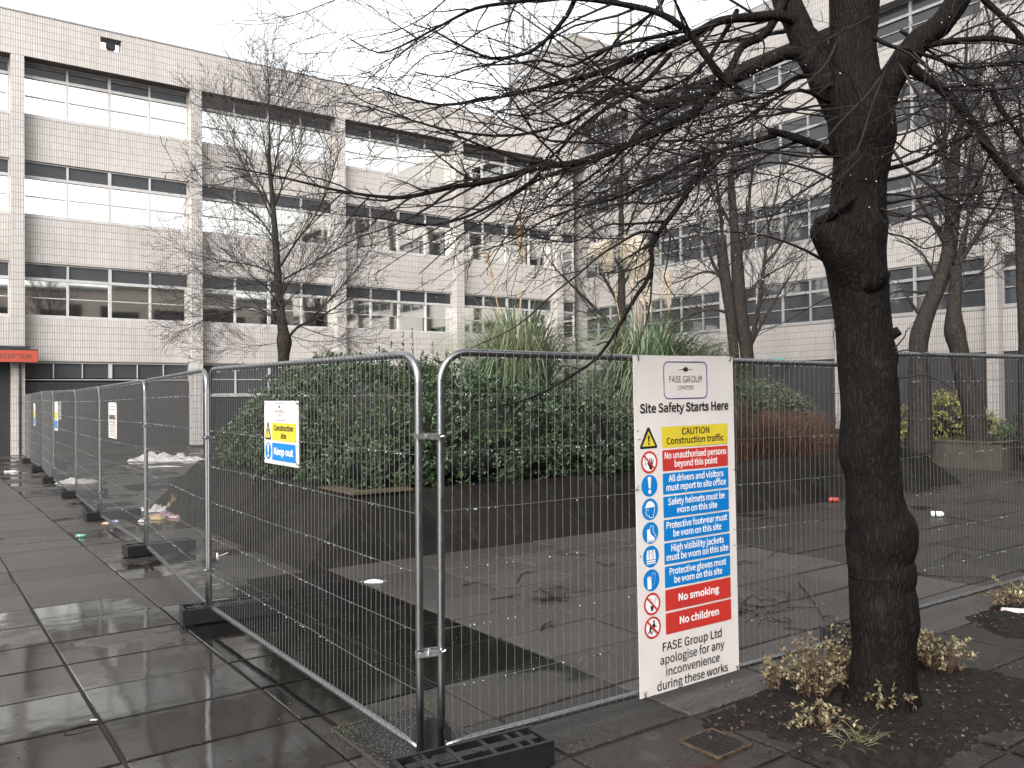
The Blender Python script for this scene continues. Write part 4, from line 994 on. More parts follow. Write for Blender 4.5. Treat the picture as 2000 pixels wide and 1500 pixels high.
print('big tree twigs', T.n, 'faces', len(T.mb.f))

# the upright tree behind the planter on the left
def bgtree(name, label, base, seed, D, trunks, limbs, prm, group=None, n=12, bmp=.05, twigmat='twig_grey'):
    global T
    t = thing(name, base, label, 'tree', group)
    tb = MB(); T = Tree(seed)
    for rows__ in trunks:
        m_, P_, r_ = outline_trunk(rows__, D, n, bmp, seed); tb.add(m_.v, m_.f)
    tb.build('trunk', M['bark_grey'], t, True)
    for pts, r0, r1, t0, dr in limbs:
        p = dict(prm); p['drift'] = dr
        T.limb([at(*(q if len(q) == 3 else (q[0], q[1], D))) for q in pts], r0, r1, p, 7, t0, 3, .05)
    if T.bm.v: T.bm.build('bough', M['bark_grey'], t, True)
    T.mb.build('branches', M[twigmat], t, True)
    print(name, T.n, len(T.mb.f))
    return t
far = dict(seg=[7,5,3], wob=[.06,.10,.16], lift=[.34,.16,.05], drift=V((0,0,0)), rmin=.003, step=[.10,.11,.15], plane=V((.58,.81,0)), roll=1.1, ang=[36,40,44], len=[1.6,.6,.22], lb=1.2, rad=[.010,.0055,.0038])
UPD = V((0,0,1))
D = 17.2
lb = [([(548,640),(520,610),(480,600),(440,612),(400,625),(350,650)], .035,.006,.1,-RT*.6), ([(556,668),(580,640),(600,630),(640,610),(680,585),(720,575)], .06,.008,.15,RT*.6+UPD*.4), ([(600,628),(640,590),(680,545),(715,500),(735,450)], .04,.007,.1,RT*.3+UPD),
      ([(545,560),(500,555),(450,560),(400,570),(340,585)], .03,.005,.1,-RT*.7), ([(546,540),(500,520),(440,510),(390,500),(330,480)], .035,.005,.1,-RT*.7+UPD*.3), ([(548,520),(580,470),(610,430),(640,370),(660,300),(672,250)], .045,.006,.1,UPD), ([(555,545),(600,520),(650,490),(690,470),(740,430)], .035,.006,.1,RT*.5+UPD*.4),
      ([(542,480),(510,430),(470,400),(420,380),(370,345)], .04,.006,.1,-RT*.5+UPD*.4), ([(540,450),(510,380),(480,330),(450,260),(430,200)], .04,.005,.1,UPD-RT*.2), ([(535,420),(500,340),(470,280),(430,220),(400,180)], .035,.005,.1,UPD-RT*.3), ([(538,400),(560,340),(585,280),(610,220),(640,190)], .035,.005,.1,UPD+RT*.3), ([(532,380),(520,300),(505,220),(490,150),(480,120)], .03,.005,.1,UPD), ([(530,360),(545,280),(552,210),(570,150)], .03,.005,.1,UPD),
      ([(548,590,17),(560,560,16.4),(590,520,16),(620,480,15.7)], .03,.006,.1,UPD*.5+RT*.3), ([(545,600,17),(520,560,16.5),(480,530,16),(440,470,15.7)], .03,.006,.1,UPD*.5-RT*.3), ([(548,610,17.2),(570,580,18),(620,540,18.6),(680,500,19)], .03,.006,.1,UPD*.5), ([(546,520,17.2),(530,470,18),(480,430,18.6),(430,430,19)], .03,.006,.1,UPD*.5),
      ([(552,650),(580,660),(620,668),(670,662),(720,650)], .018,.004,.1,RT*.5), ([(548,668),(510,675),(460,680),(410,690)], .014,.004,.1,-RT*.5), ([(527,300),(525,180),(522,110),(521,62)], .035,.004,.02,UPD)]
bgtree('tree', 'slender bare tree with upright fan of twigs behind the clipped hedge, before the left block', at(553,770,D), 31, D, [[(830,538,572),(760,541,567),(700,543,565),(668,540,570),(640,542,562),(600,539,555),(560,537,552),(500,534,547),(440,531,542),(380,527,536),(320,522,530),(290,522,528)]], [(p_, a_*.58, b_*.7, c_, d_) for p_, a_, b_, c_, d_ in lb], far)
# trees standing in the raised bed at the right
far2 = dict(far); far2.update(step=[.22,.18,.2], len=[1.6,.6,.25], rmin=.005, rad=[.018,.009,.006], lift=[.3,.15,.05])
D = 26
bgtree('tree', 'bare twin stemmed tree between the tall pampas grass and the big trunk', at(1442,800,D), 41, D,
  [[(900,1422,1442),(800,1420,1444),(695,1424,1443),(600,1414,1436),(520,1402,1424),(460,1400,1418)], [(900,1446,1474),(800,1446,1474),(695,1446,1472),(600,1432,1458),(520,1428,1452),(420,1424,1440),(330,1420,1432)]],
  [([(1410,500),(1408,420),(1398,340),(1390,250),(1385,180)],.08,.01,.1,UPD), ([(1428,350),(1430,280),(1420,200),(1425,120)],.07,.01,.05,UPD), ([(1462,690),(1478,620),(1490,540),(1500,450),(1520,360),(1530,280)],.09,.012,.1,UPD), ([(1468,670),(1500,610),(1530,560),(1570,500)],.06,.01,.1,UPD*.5+RT*.3), ([(1420,560),(1395,520),(1375,470),(1340,430),(1310,390)],.07,.01,.1,UPD*.4-RT*.3), ([(1418,610),(1390,605),(1350,615),(1310,640)],.05,.01,.1,-RT*.4), ([(1415,540),(1380,530),(1340,545),(1300,560)],.05,.01,.1,-RT*.4), ([(1445,500),(1460,420),(1470,330),(1490,230)],.07,.01,.1,UPD), ([(1440,460),(1400,390),(1370,330),(1350,260)],.06,.01,.1,UPD-RT*.2), ([(1490,520),(1530,470),(1550,400),(1590,330)],.05,.01,.1,UPD), ([(1432,640),(1470,560),(1530,520),(1600,480)],.05,.01,.1,RT*.3+UPD*.3)], far2, 'bare trees in the raised bed')
D = 29
bgtree('tree', 'farthest bare tree rising behind the plumes of the tall pampas grass', at(1213,780,D), 43, D,
  [[(860,1202,1226),(700,1204,1224),(600,1206,1222),(500,1207,1220),(420,1208,1218),(330,1210,1217)]],
  [([(1213,600),(1190,560),(1170,520),(1160,460),(1150,400)],.07,.01,.1,UPD), ([(1213,650),(1170,610),(1130,570),(1090,530),(1060,490)],.09,.012,.15,UPD*.4-RT*.2), ([(1213,640),(1185,640),(1150,600),(1120,560)],.06,.01,.1,UPD*.4), ([(1214,420),(1200,350),(1190,280),(1180,220)],.06,.01,.1,UPD), ([(1214,340),(1216,270),(1212,190)],.06,.01,.05,UPD), ([(1214,480),(1240,410),(1260,340),(1280,250)],.06,.01,.1,UPD+RT*.2), ([(1215,560),(1250,500),(1280,440),(1310,360)],.06,.01,.1,UPD), ([(1210,520),(1180,470),(1140,430),(1100,380)],.05,.01,.1,UPD-RT*.2)], far2, 'bare trees in the raised bed')
D = 20.4
bgtree('tree', 'leaning bare tree just right of the big trunk, its stem bending to the right', at(1795,870,D), 47, D,
  [[(890,1772,1822),(820,1776,1818),(740,1776,1816),(690,1776,1810),(650,1780,1815),(600,1800,1830),(550,1822,1850),(500,1838,1866),(450,1844,1872),(400,1848,1874),(340,1850,1872),(280,1858,1876)]],
  [([(1866,300),(1880,220),(1885,140),(1890,40)],.09,.02,.1,UPD), ([(1860,350),(1835,280),(1820,200),(1810,110)],.08,.015,.1,UPD), ([(1850,470),(1825,435),(1800,420),(1765,430),(1740,440)],.06,.012,.15,-RT*.4), ([(1850,480),(1820,430),(1795,390),(1775,330)],.08,.012,.1,UPD-RT*.2), ([(1835,565),(1800,571),(1760,568),(1735,575)],.05,.02,.5,-RT*.2), ([(1805,625),(1785,600),(1770,575)],.055,.03,.7,UPD), ([(1868,420),(1885,350),(1910,270),(1930,190)],.07,.012,.1,UPD+RT*.2), ([(1860,420),(1850,330),(1845,240),(1850,150)],.06,.012,.1,UPD), ([(1830,550),(1805,500),(1780,480),(1750,470)],.04,.01,.1,UPD*.3)], far2, 'bare trees in the raised bed', 14)
D = 20.0
bgtree('tree', 'leaning bare tree rooted near the white pillar, its stem bending to the left', at(1908,870,D), 53, D,
  [[(890,1890,1934),(860,1890,1930),(800,1880,1920),(740,1866,1902),(690,1858,1892),(650,1846,1884),(600,1850,1876),(560,1856,1878),(520,1856,1876)]],
  [([(1866,530),(1885,450),(1900,410),(1920,370),(1935,330)],.07,.02,.1,UPD+RT*.2), ([(1868,520),(1895,480),(1925,435),(1950,395),(1975,340)],.07,.02,.1,UPD+RT*.3), ([(1880,500),(1890,430),(1895,360),(1905,280)],.05,.012,.1,UPD), ([(1870,580),(1900,545),(1940,520),(1985,505)],.03,.008,.1,RT*.3)], far2, 'bare trees in the raised bed', 14)
D = 19
bgtree('tree', 'bare tree cut by the right edge of the view, in the raised bed', at(2010,880,D), 59, D,
  [[(900,1992,2030),(760,1990,2024),(650,1990,2014),(560,1986,2004),(480,1984,2000),(420,1982,1996),(340,1980,1992)]],
  [([(1987,430),(1980,360),(1960,290),(1950,200)],.06,.012,.1,UPD), ([(1988,480),(2010,400),(2030,320),(2040,220)],.06,.012,.1,UPD), ([(1986,360),(1995,270),(1990,180),(2000,90)],.06,.012,.1,UPD)], far2, 'bare trees in the raised bed')
# ------------------------------------------------------------ leaves
def leaf(mb, p, d, up, L, w, fold=.25, mi=0):
    s = d.cross(up)
    if s.length < 1e-3: s = d.orthogonal()
    s.normalize(); n = s.cross(d).normalized()
    a = p; b = p+d*L*.45+s*w*.5+n*w*fold; c = p+d*L; e = p+d*L*.45-s*w*.5+n*w*fold; m = p+d*L*.5
    mb.add([a, b, c, e], [(0,1,2,3)] if fold == 0 else [(0,1,2), (0,2,3)], mi)
def shoot(mb, p, d, rg, n=7, L=.05, w=.024, spread=60):
    o = d.orthogonal().normalized()
    for k in range(n):
        q = o.copy(); q.rotate(Matrix.Rotation(k*2.4+rg.uniform(-.4,.4), 3, d))
        a = R(rg.uniform(18, spread+20)); dd = (d*math.cos(a)+q*math.sin(a)).normalized()
        leaf(mb, p-d*rg.uniform(0, .07), dd, d, L*rg.uniform(.7, 1.2), w*rg.uniform(.8, 1.2))
def shrub_mass(cells, rg, nshoot, L, w, shell=.3, n=7, hole=.25, mb=None, spread=60, up=.35):
    """Shoots spread through the outer layer of a lumpy mass. cells: list of (center, radii)."""
    mb = mb or MB(); wts = [r.x*r.y+r.y*r.z+r.x*r.z for c, r in cells]; tot = sum(wts); k = 0; tries = 0
    while k < nshoot and tries < nshoot*6:
        tries += 1
        x = rg.uniform(0, tot); i = 0
        while x > wts[i] and i < len(wts)-1: x -= wts[i]; i += 1
        c, r = cells[i]
        d = V((rg.gauss(0,1), rg.gauss(0,1), rg.gauss(0,1))).normalized()
        f = 1-shell*abs(rg.gauss(0, .5))+.04*rg.gauss(0,1)
        f *= 1+.16*noise.noise(V((d.x*2.2+c.x, d.y*2.2+c.y, d.z*2.2)))
        p = c+V((d.x*r.x*f, d.y*r.y*f, d.z*r.z*f))
        if noise.noise(p*3.1) < -hole: continue
        inside = 0
        for j, (c2, r2) in enumerate(cells):
            if j != i:
                q = p-c2
                if (q.x/r2.x)**2+(q.y/r2.y)**2+(q.z/r2.z)**2 < .62: inside = 1; break
        if inside: continue
        nd_ = V((d.x/r.x, d.y/r.y, d.z/r.z)).normalized()
        dd = (nd_+V((0,0,up))+V((rg.gauss(0,.3), rg.gauss(0,.3), rg.gauss(0,.3)))).normalized()
        shoot(mb, p, dd, rg, n, L, w, spread); k += 1
    return mb
def clumps(cells, rg, nc, per, L, w, R0=.15, n=6, up=.4):
    """Foliage gathered in rounded clumps on the outside of the mass, with darker hollows between them."""
    mb = MB(); wts = [r.x*r.y+r.y*r.z+r.x*r.z for c, r in cells]; tot = sum(wts); k = tries = 0
    while k < nc and tries < nc*8:
        tries += 1; x = rg.uniform(0, tot); i = 0
        while x > wts[i] and i < len(wts)-1: x -= wts[i]; i += 1
        c, r = cells[i]; d = V((rg.gauss(0,1), rg.gauss(0,1), rg.gauss(0,1))).normalized()
        if d.y > .75 and d.z < .3: continue
        f = 1+rg.gauss(-.05, .07)+.14*noise.noise(V((d.x*2.2+c.x, d.y*2.2+c.y, d.z*2.2))); p = c+V((d.x*r.x*f, d.y*r.y*f, d.z*r.z*f))
        if p.z < .66: continue
        ins = False
        for j, (c2, r2) in enumerate(cells):
            if j != i:
                q = p-c2
                if (q.x/r2.x)**2+(q.y/r2.y)**2+(q.z/r2.z)**2 < .66: ins = True; break
        if ins: continue
        nn = (V((d.x/r.x, d.y/r.y, d.z/r.z)).normalized()+V((0,0,up))).normalized(); rr = R0*rg.uniform(.55, 1.3)
        for s_ in range(int(per*rg.uniform(.6, 1.3))):
            e = V((rg.gauss(0,1), rg.gauss(0,1), rg.gauss(0,1))).normalized()
            if e.dot(nn) < -.15: e = e-nn*2*e.dot(nn)
            shoot(mb, p+e*rr*rg.uniform(.55, 1.05), (e+nn*.7+V((0,0,.25))).normalized(), rg, n, L, w)
        k += 1
    return mb
def blob(mb, c, r, n=10, m=7, amp=.12):
    vs = []; fs = []
    for j in range(m+1):
        th = math.pi*j/m
        for i in range(n):
            ph = 2*math.pi*i/n; d = V((math.sin(th)*math.cos(ph), math.sin(th)*math.sin(ph), math.cos(th))); f = 1+amp*noise.noise(d*2+c)
            vs.append(c+V((d.x*r.x, d.y*r.y, d.z*r.z))*f)
    for j in range(m):
        for i in range(n): fs.append((j*n+i, (j+1)*n+i, (j+1)*n+(i+1)%n, j*n+(i+1)%n))
    mb.add(vs, fs)

# ------------------------------------------------------------ raised bed with sloping concrete sides
pb_ = thing('planter', (3.4, 8.5, 0), 'low dark concrete planter with sloping sides in the middle of the courtyard', 'planter')
mb = MB()
b0 = [(3.42,8.55),(17.15,8.42),(17.2,15.3),(3.38,15.35)]; t0_ = [(4.27,9.10,.70),(16.25,8.98,.72),(16.3,14.7,.75),(4.12,15.0,.78)]; t1_ = [(4.45,9.28,.70),(16.05,9.16,.72),(16.1,14.5,.75),(4.32,14.8,.78)]
vs = [V((x,y,-.01)) for x, y in b0]+[V(p) for p in t0_]+[V(p) for p in t1_]+[V((x,y,z-.12)) for x, y, z in t1_]
fs = []
for a in (0, 4, 8):
    for k in range(4): fs.append((a+k, a+(k+1)%4, a+4+(k+1)%4, a+4+k))
mb.add(vs, fs); mb.build('sloping_side', M['concrete'], pb_)
mb = MB(); mb.poly([V((4.40,9.23,.62)), V((16.1,9.1,.64)), V((16.15,14.55,.67)), V((4.27,14.85,.70))]); mb.build('earth', M['soil'], pb_)
mb = MB(); mb.box((4.20,9.03,.705), (5.0,9.26,.735)); mb.box((4.19,9.262,.712), (4.42,10.0,.738)); mb.build('brick_edging', pm('ochre_brick', (.075,.052,.026), (.035,.03,.018), .7, 9, .3), pb_)

rg = random.Random(5)
hd = thing('hedge', (6.2, 10.3, .65), 'dense dark green clipped hedge filling the near end of the planter', 'hedge')
cells = [(V((4.80,14.3,.95)),V((.5,.7,.55))),(V((4.85,13.3,1.12)),V((.6,.95,.78))),(V((4.85,12.2,1.32)),V((.7,.95,.9))),(V((4.95,11.2,1.50)),V((.8,.95,.92))),(V((5.15,10.35,1.50)),V((.85,.95,.9))),(V((5.9,10.0,1.42)),V((.95,.85,.85))),(V((5.05,9.9,1.0)),V((.7,.62,.55))),
         (V((6.7,9.95,1.32)),V((.95,.85,.74))),(V((7.5,9.9,1.25)),V((.95,.8,.68))),(V((8.2,9.8,1.2)),V((.85,.78,.64))),(V((8.75,9.85,1.1)),V((.6,.72,.55))),(V((6.2,9.75,.95)),V((1.0,.62,.45))),(V((7.4,9.7,.95)),V((1.1,.58,.4))),(V((6.0,11.3,1.5)),V((1.1,1.1,.75))),(V((7.4,11.1,1.35)),V((1.2,1.,.6)))]
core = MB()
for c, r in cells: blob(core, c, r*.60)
core.build('dark_core', M['hedge_core'], hd, True)  # solid lumps added for the hedge's inner darkness, not modelled wood
cells = [(c-V((.04,.10,0)), r) for c, r in cells]
hm = clumps(cells, rg, 1150, 11, .055, .027, .17, 6)
shrub_mass(cells, rg, 4500, .055, .027, .45, 6, .5, mb=hm)
for k in range(60):      # long shoots standing above the top
    c, r = rg.choice(cells[:8]); a = rg.uniform(0, 6.28); p = c+V((math.cos(a)*r.x*.6, math.sin(a)*r.y*.6, r.z*.78)); d = V((rg.gauss(0,.25), rg.gauss(0,.25), 1)).normalized(); h = rg.uniform(.08, .28)
    for q in range(int(h/.035)): shoot(hm, p+d*q*.035, d, rg, 4, .05, .022)
hm.build('foliage', M['hedge'], hd)
# tall leader shoots at the top of the hedge (in the photograph near the corner of the fence)
st = thing('shrub', at(805, 700, 11.2), 'thin upright shoots standing above the hedge behind the fence corner', 'shrub')
mb = MB(); lf = MB()
for x, y0, y1, D in ((788,705,648,11.2),(808,705,645,11.25),(845,710,672,11.0),(620,700,683,12.5)):
    P0, P1 = at(x, y0+40, D), at(x+rg.uniform(-4,4), y1, D); mb.tube([P0, P0.lerp(P1,.5)+V((.01,0,0)), P1], [.006,.004,.002], 5)
    for k in range(14): shoot(lf, P0.lerp(P1, .35+.65*k/13), (P1-P0).normalized(), rg, 2, .055, .022, 70)
mb.build('stem', M['brown_twig'], st); lf.build('foliage', M['hedge'], st)

# brown twiggy shrub right of the hedge
br_ = thing('shrub', (11, 9.9, .65), 'rust brown leafless shrub of fine twigs behind the big safety sign', 'shrub')
mb = MB()
for k in range(3400):
    u = rg.uniform(9.0, 14.6); v = rg.uniform(9.35, 11.4); top = 1.80+.10*noise.noise(V((u*1.2, v*1.2, 3)))-(.30 if u > 11.6 else 0)-.10*(v < 9.7)
    h = (top-.62)*rg.uniform(.45, 1.03); p = V((u, v, .62)); d = V((rg.gauss(0,.28), rg.gauss(0,.28)-.12, 1))
    q = p+V((d.x*h*.5, d.y*h*.5, h*.55)); e = p+V((d.x*h*1.1+rg.gauss(0,.06), d.y*h*1.1+rg.gauss(0,.06), h))
    mb.tube([p, q, e], [.0045,.0035,.0018], 3, False)
    for j in range(4):
        t = rg.uniform(.45, 1); b = q.lerp(e, (t-.45)/.55); dd = V((rg.gauss(0,1), rg.gauss(0,1), rg.uniform(.2,1.3))).normalized()*rg.uniform(.08,.24)
        mb.tube([b, b+dd], [.0028,.0015], 3, False)
mb.build('twigs', M['brown_twig'], br_)
iv = thing('shrub', (12.4, 11.8, .65), 'grey green small leaved shrub rising behind the rust brown shrub', 'shrub')
cells = [(V((12.5,11.5,1.42)),V((.8,.6,.6))),(V((13.5,11.2,1.55)),V((1.0,.7,.65))),(V((14.5,11.2,1.52)),V((.9,.7,.65))),(V((15.3,11.3,1.38)),V((.7,.7,.6)))]
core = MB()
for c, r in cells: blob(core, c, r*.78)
core.build('dark_core', M['hedge_core'], iv, True)  # dark solid filling: shade between the leaves as colour
shrub_mass(cells, rg, 2600, .05, .024, .35, 7, .4).build('foliage', M['ivy'], iv)

# pampas grass
def pampas(name, label, base, nb, Rr, H, plumes, seed, D):
    nb = int(nb*1.9); rg = random.Random(seed); t = thing('pampas_grass', base, label, 'grass'); mb = MB()
    for k in range(nb):
        a = rg.uniform(0, 6.283); out = V((math.cos(a), math.sin(a), 0)); p = base+out*rg.uniform(.02, .32)
        reach = Rr*rg.uniform(.25, 1.)**.8; h = H*rg.uniform(.55, 1.05)*(1-.25*reach/Rr); droop = rg.uniform(.2, .95)*reach
        w = rg.uniform(.009, .016); side = V((-out.y, out.x, 0)); P = []
        for i in range(8):
            s = i/7; x = reach*(s**1.6); z = h*(1-(1-s)**1.7)-droop*max(0, s-.55)**2*4.5
            P.append(p+out*x+V((0,0,z))+side*(.05*math.sin(s*3+k)))
        vs = []
        for i, q in enumerate(P):
            ww = w*(1-(i/7)**2*.92); vs += [q-side*ww+V((0,0,.003)), q+side*ww]
        mb.add(vs, [(2*i, 2*i+1, 2*i+3, 2*i+2) for i in range(7)])
    mb.build('blades', M['blade'], t)
    for (x0, y0), (x1, y1), pl_, wd, kind, cnt in plumes:
        P0 = base+V((rg.uniform(-.15,.15), rg.uniform(-.15,.15), 0)); P2 = at(x1, y1, D); P1 = at(x0, y0, D); 
        dirv = (P2-P1).normalized()
        s = MB(); s.tube(smooth([P0, P0.lerp(P1,.5)+V((0,0,.1)), P1, P1.lerp(P2,.6), P2], 3), [.009]*7+[.006]*3+[.004]*2+[.002], 6); s.build('stalk', M['stalk'], t)
        f = MB(); L = (P2-P1).length; lean = RT*rg.choice((-1, 1))*.45
        for k in range(cnt):
            q = rg.random()**.9; b = P1.lerp(P2, q); a = rg.uniform(0, 6.28); o = dirv.orthogonal().normalized(); o.rotate(Matrix.Rotation(a, 3, dirv))
            env = math.sin(math.pi*min(1, .12+.88*(1-q)))**.7 if q > .05 else .5
            ln = wd*env*rg.uniform(.5, 1.2)+.02; d1 = (dirv*.85+o*.75+lean*.25).normalized(); d2 = (o*.8+lean*.75+dirv*.30).normalized()
            w = .0062 if kind == 'plume' else .0045; sd_ = d1.cross(d2)
            if sd_.length < .1: sd_ = d1.orthogonal()
            sd_.normalize(); c1 = b+d1*ln*.55; c2 = c1+d2*ln*.6; c3 = c2+(d2-V((0,0,.9))).normalized()*ln*.30
            f.add([b-sd_*w*.5, b+sd_*w*.5, c1-sd_*w, c1+sd_*w, c2-sd_*w*.9, c2+sd_*w*.9, c3], [(0,1,3,2),(2,3,5,4),(4,5,6)])
        f.build('plume', M[kind], t)
    return t
b1 = at(1012, 800, 13.2); b1.z = .66
pampas('pampas_grass', 'pampas grass clump with two thin brown plumes, left of the fuller one', b1, 800, 1.4, 3.1, [((1020,520),(1014,418),0,.13,'plume_brown',260),((962,545),(952,492),0,.10,'plume_brown',110)], 61, 13.2)
b2_ = at(1262, 800, 15.0); b2_.z = .66
pampas('pampas_grass', 'pampas grass clump with thick cream plumes beside the safety sign', b2_, 950, 1.65, 3.15, [((1195,538),(1175,484),0,.25,'plume',1300),((1243,560),(1232,472),0,.28,'plume',1800),((1258,560),(1247,480),0,.26,'plume',1700),((1260,600),(1232,560),0,.12,'plume',160),((1272,610),(1268,566),0,.10,'plume',150),((1306,608),(1303,534),0,.12,'plume',600)], 62, 15.0)
b3_ = at(1345, 800, 16.0); b3_.z = .66
pampas('pampas_grass', 'low arching grass clump without plumes, left of the twin stemmed tree', b3_, 700, 1.4, 2.7, [], 63, 16.0)

# raised bed wall on the right with its shrubs
rb = thing('planter_wall', (20.4, 9.15, 0), 'mossy low concrete planter wall in front of the right block', 'wall')
mb = MB(); mb.box((20.40,9.15,-.01), (20.62,30,.60)); mb.box((20.625,9.13,-.01), (27.7,9.36,.63)); mb.build('wall', M['kerb'], rb)
mb = MB(); mb.box((20.37,9.37,.603), (20.66,30,.66)); mb.box((20.37,9.10,.633), (27.7,9.365,.665)); mb.build('coping', M['kerb'], rb)
mb = MB(); mb.poly([(20.62,9.36,.5),(27.74,9.36,.5),(27.74,30,.5),(20.62,30,.5)]); mb.build('earth', M['soil'], rb)
yb_ = thing('shrub', (22.2, 11.2, .5), 'yellow splashed evergreen bush behind the low wall, right of the big trunk', 'shrub')
c = at(1838, 838, 22.3); cells = [(V((c.x, c.y, 1.15)), V((1.0,.8,.72))), (V((c.x-.85, c.y+.5, 1.0)), V((.7,.6,.5))), (V((c.x+.75, c.y-.5, .98)), V((.6,.6,.45)))]
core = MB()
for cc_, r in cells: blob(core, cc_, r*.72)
core.build('dark_core', M['hedge_core'], yb_, True)  # dark lumps painting the bush's inner shade
shrub_mass(cells, rg, 1400, .085, .036, .5, 6, .55, up=.6).build('foliage', M['yellow_leaf'], yb_)
for nm, px, D, s, n, m_, lab in (('shrub', (1958,850), 21.5, .30, 50, 'yellow_leaf', 'small yellow leaved sprig at the foot of the white pillar'), ('shrub', (1990,850), 21, .5, 150, 'hedge', 'dark green bush at the right edge behind the low wall'), ('shrub', (1765,845), 21.2, .34, 90, 'yellow_leaf', 'yellow bush end peeping out right beside the big trunk')):
    c = at(*px, D); o = thing(nm, (c.x, c.y, .5), lab, 'shrub'); mb = shrub_mass([(V((c.x, c.y, .85)), V((s,s,s)))], rg, n, .085, .04, .8, 6, .6); mb.build('foliage', M[m_], o)
    k = MB(); [k.tube([V((c.x, c.y, .5)), V((c.x+rg.gauss(0,.12), c.y+rg.gauss(0,.12), 1.0))], [.012,.004], 5) for _ in range(5)]; k.build('stem', M['twig_grey'], o)

# cream-edged ground shrub at the foot of the big tree, in separate tufts
def tuft(label, px, n, spread, h, seed):
    rg = random.Random(seed); t = thing('shrub', gz(*px), label, 'shrub', 'cream edged shrubs round the tree foot'); st = MB(); lf = MB(); b = gz(*px); b.z = .03
    for k in range(n):
        a = rg.uniform(0, 6.28); d = V((math.cos(a)*rg.uniform(.1,1)*spread, math.sin(a)*rg.uniform(.1,1)*spread*.8, 0)); p0 = b+d*.35
        e = b+d+V((0,0,h*rg.uniform(.3,1.05)*(1-.3*d.length/spread))); m_ = p0.lerp(e,.5)+V((0,0,.05)); P = smooth([p0, m_, e], 3); st.tube(P, [.0028]*5+[.0018]*2, 4, False)
        for q in range(1, 7):
            pt = P[q]; tg_ = (P[q]-P[q-1]).normalized(); o = tg_.orthogonal().normalized(); o.rotate(Matrix.Rotation(rg.uniform(0,6.28), 3, tg_))
            for s in (-1, 1):
                if rg.random() < .66: leaf(lf, pt, (o*s*.85+tg_*.45+V((0,0,.15))).normalized(), V((0,0,1)), rg.uniform(.024,.040), rg.uniform(.017,.027), .15)
        shoot(lf, P[-1], (P[-1]-P[-2]).normalized(), rg, 3, .032, .020)
    st.build('stem', M['brown_twig'], t); lf.build('foliage', M['cream_leaf'], t)
tuft('cream edged leafy shrub, largest clump left of the big trunk', (1592,1368), 62, .30, .36, 71)
tuft('low cream edged sprig left of the largest clump', (1512,1355), 16, .16, .22, 72)
tuft('cream edged shrub close against the left of the trunk', (1640,1345), 30, .15, .40, 73)
tuft('thin cream and brown shrub right of the big trunk', (1835,1318), 48, .36, .24, 74)
tuft('cream edged shrub close against the right of the trunk', (1795,1305), 20, .18, .26, 75)
tuft('single cream leaved shoots in front of the trunk foot', (1735,1395), 16, .26, .20, 76)
tuft('yellowish sprawling sprig low in front of the largest clump', (1600,1430), 14, .26, .12, 77)
tuft('withered cream leaved shrub in the second soil patch at right', (1975,1190), 30, .34, .24, 78)
rg = random.Random(90)
dl = MB()
for k in range(900):
    x, y = (rg.uniform(1380,2020), rg.uniform(1300,1490)) if k < 620 else (rg.uniform(1890,2060), rg.uniform(1165,1245))
    p = gz(x, y); p.z = .045+rg.uniform(-.005,.02); d = V((rg.gauss(0,1), rg.gauss(0,1), rg.gauss(0,.3))).normalized(); leaf(dl, p, d, V((rg.gauss(0,.4), rg.gauss(0,.4), 1)), rg.uniform(.012,.035), rg.uniform(.008,.018), .15)
tag(dl.build('leaf_litter', M['dead_leaf']), 'dark dead leaves scattered on the soil around the trees', 'leaf litter', kind='stuff')
gt = thing('grass_tuft', gz(1668, 1462), 'thin dull grass tuft on the soil near the bottom edge', 'grass')
mb = MB()
for k in range(70):
    p = gz(1668+rg.gauss(0,16), 1460+rg.gauss(0,8)); p.z = .03; d = V((rg.gauss(0,.8), rg.gauss(0,.8), .5)).normalized(); L = rg.uniform(.06,.16); s = d.orthogonal().normalized()*.0016
    mb.add([p-s, p+s, p+d*L*.6+s, p+d*L*.6-s, p+d*L-V((0,0,.02))], [(0,1,2,3),(3,2,4)])
mb.build('blades', pm('dull_green_blade', (.05,.055,.02), (.12,.11,.05), .6, 9, island=True), gt)
mo = MB()
for k in range(4200):     # moss in joints
    r_ = rg.random()
    if r_ < .62:
        u = U0+DU*rg.choice((3,4,5,6))+rg.gauss(0,.008); v = rg.uniform(4.2, 9)
        if noise.noise(V((u*1.3, v*1.1, 5))) < .05: continue
    else:
        v = V0+DV*rg.choice((0,1,2,3,4,5,6,7,-1))+rg.gauss(0,.008); u = rg.uniform(3.7, 9)
        if noise.noise(V((u*1.1, v*1.7, 9))) < .05: continue
    p = V((u, v, .001)); d = V((rg.gauss(0,1), rg.gauss(0,1), .7)).normalized(); leaf(mo, p, d, Z, rg.uniform(.006,.013), .006, .1)
for cx, cy in ((668,1430),(735,1410),(830,1385)):
    for k in range(70):
        p = gz(cx+rg.gauss(0,16), cy+rg.gauss(0,7)); p.z = .004; d = V((rg.gauss(0,1), rg.gauss(0,1), 1)).normalized(); leaf(mo, p, d, Z, rg.uniform(.010,.020), .008, .1)
tag(mo.build('moss', M['moss']), 'green moss along the slab joints and round the manhole', 'moss', kind='stuff')
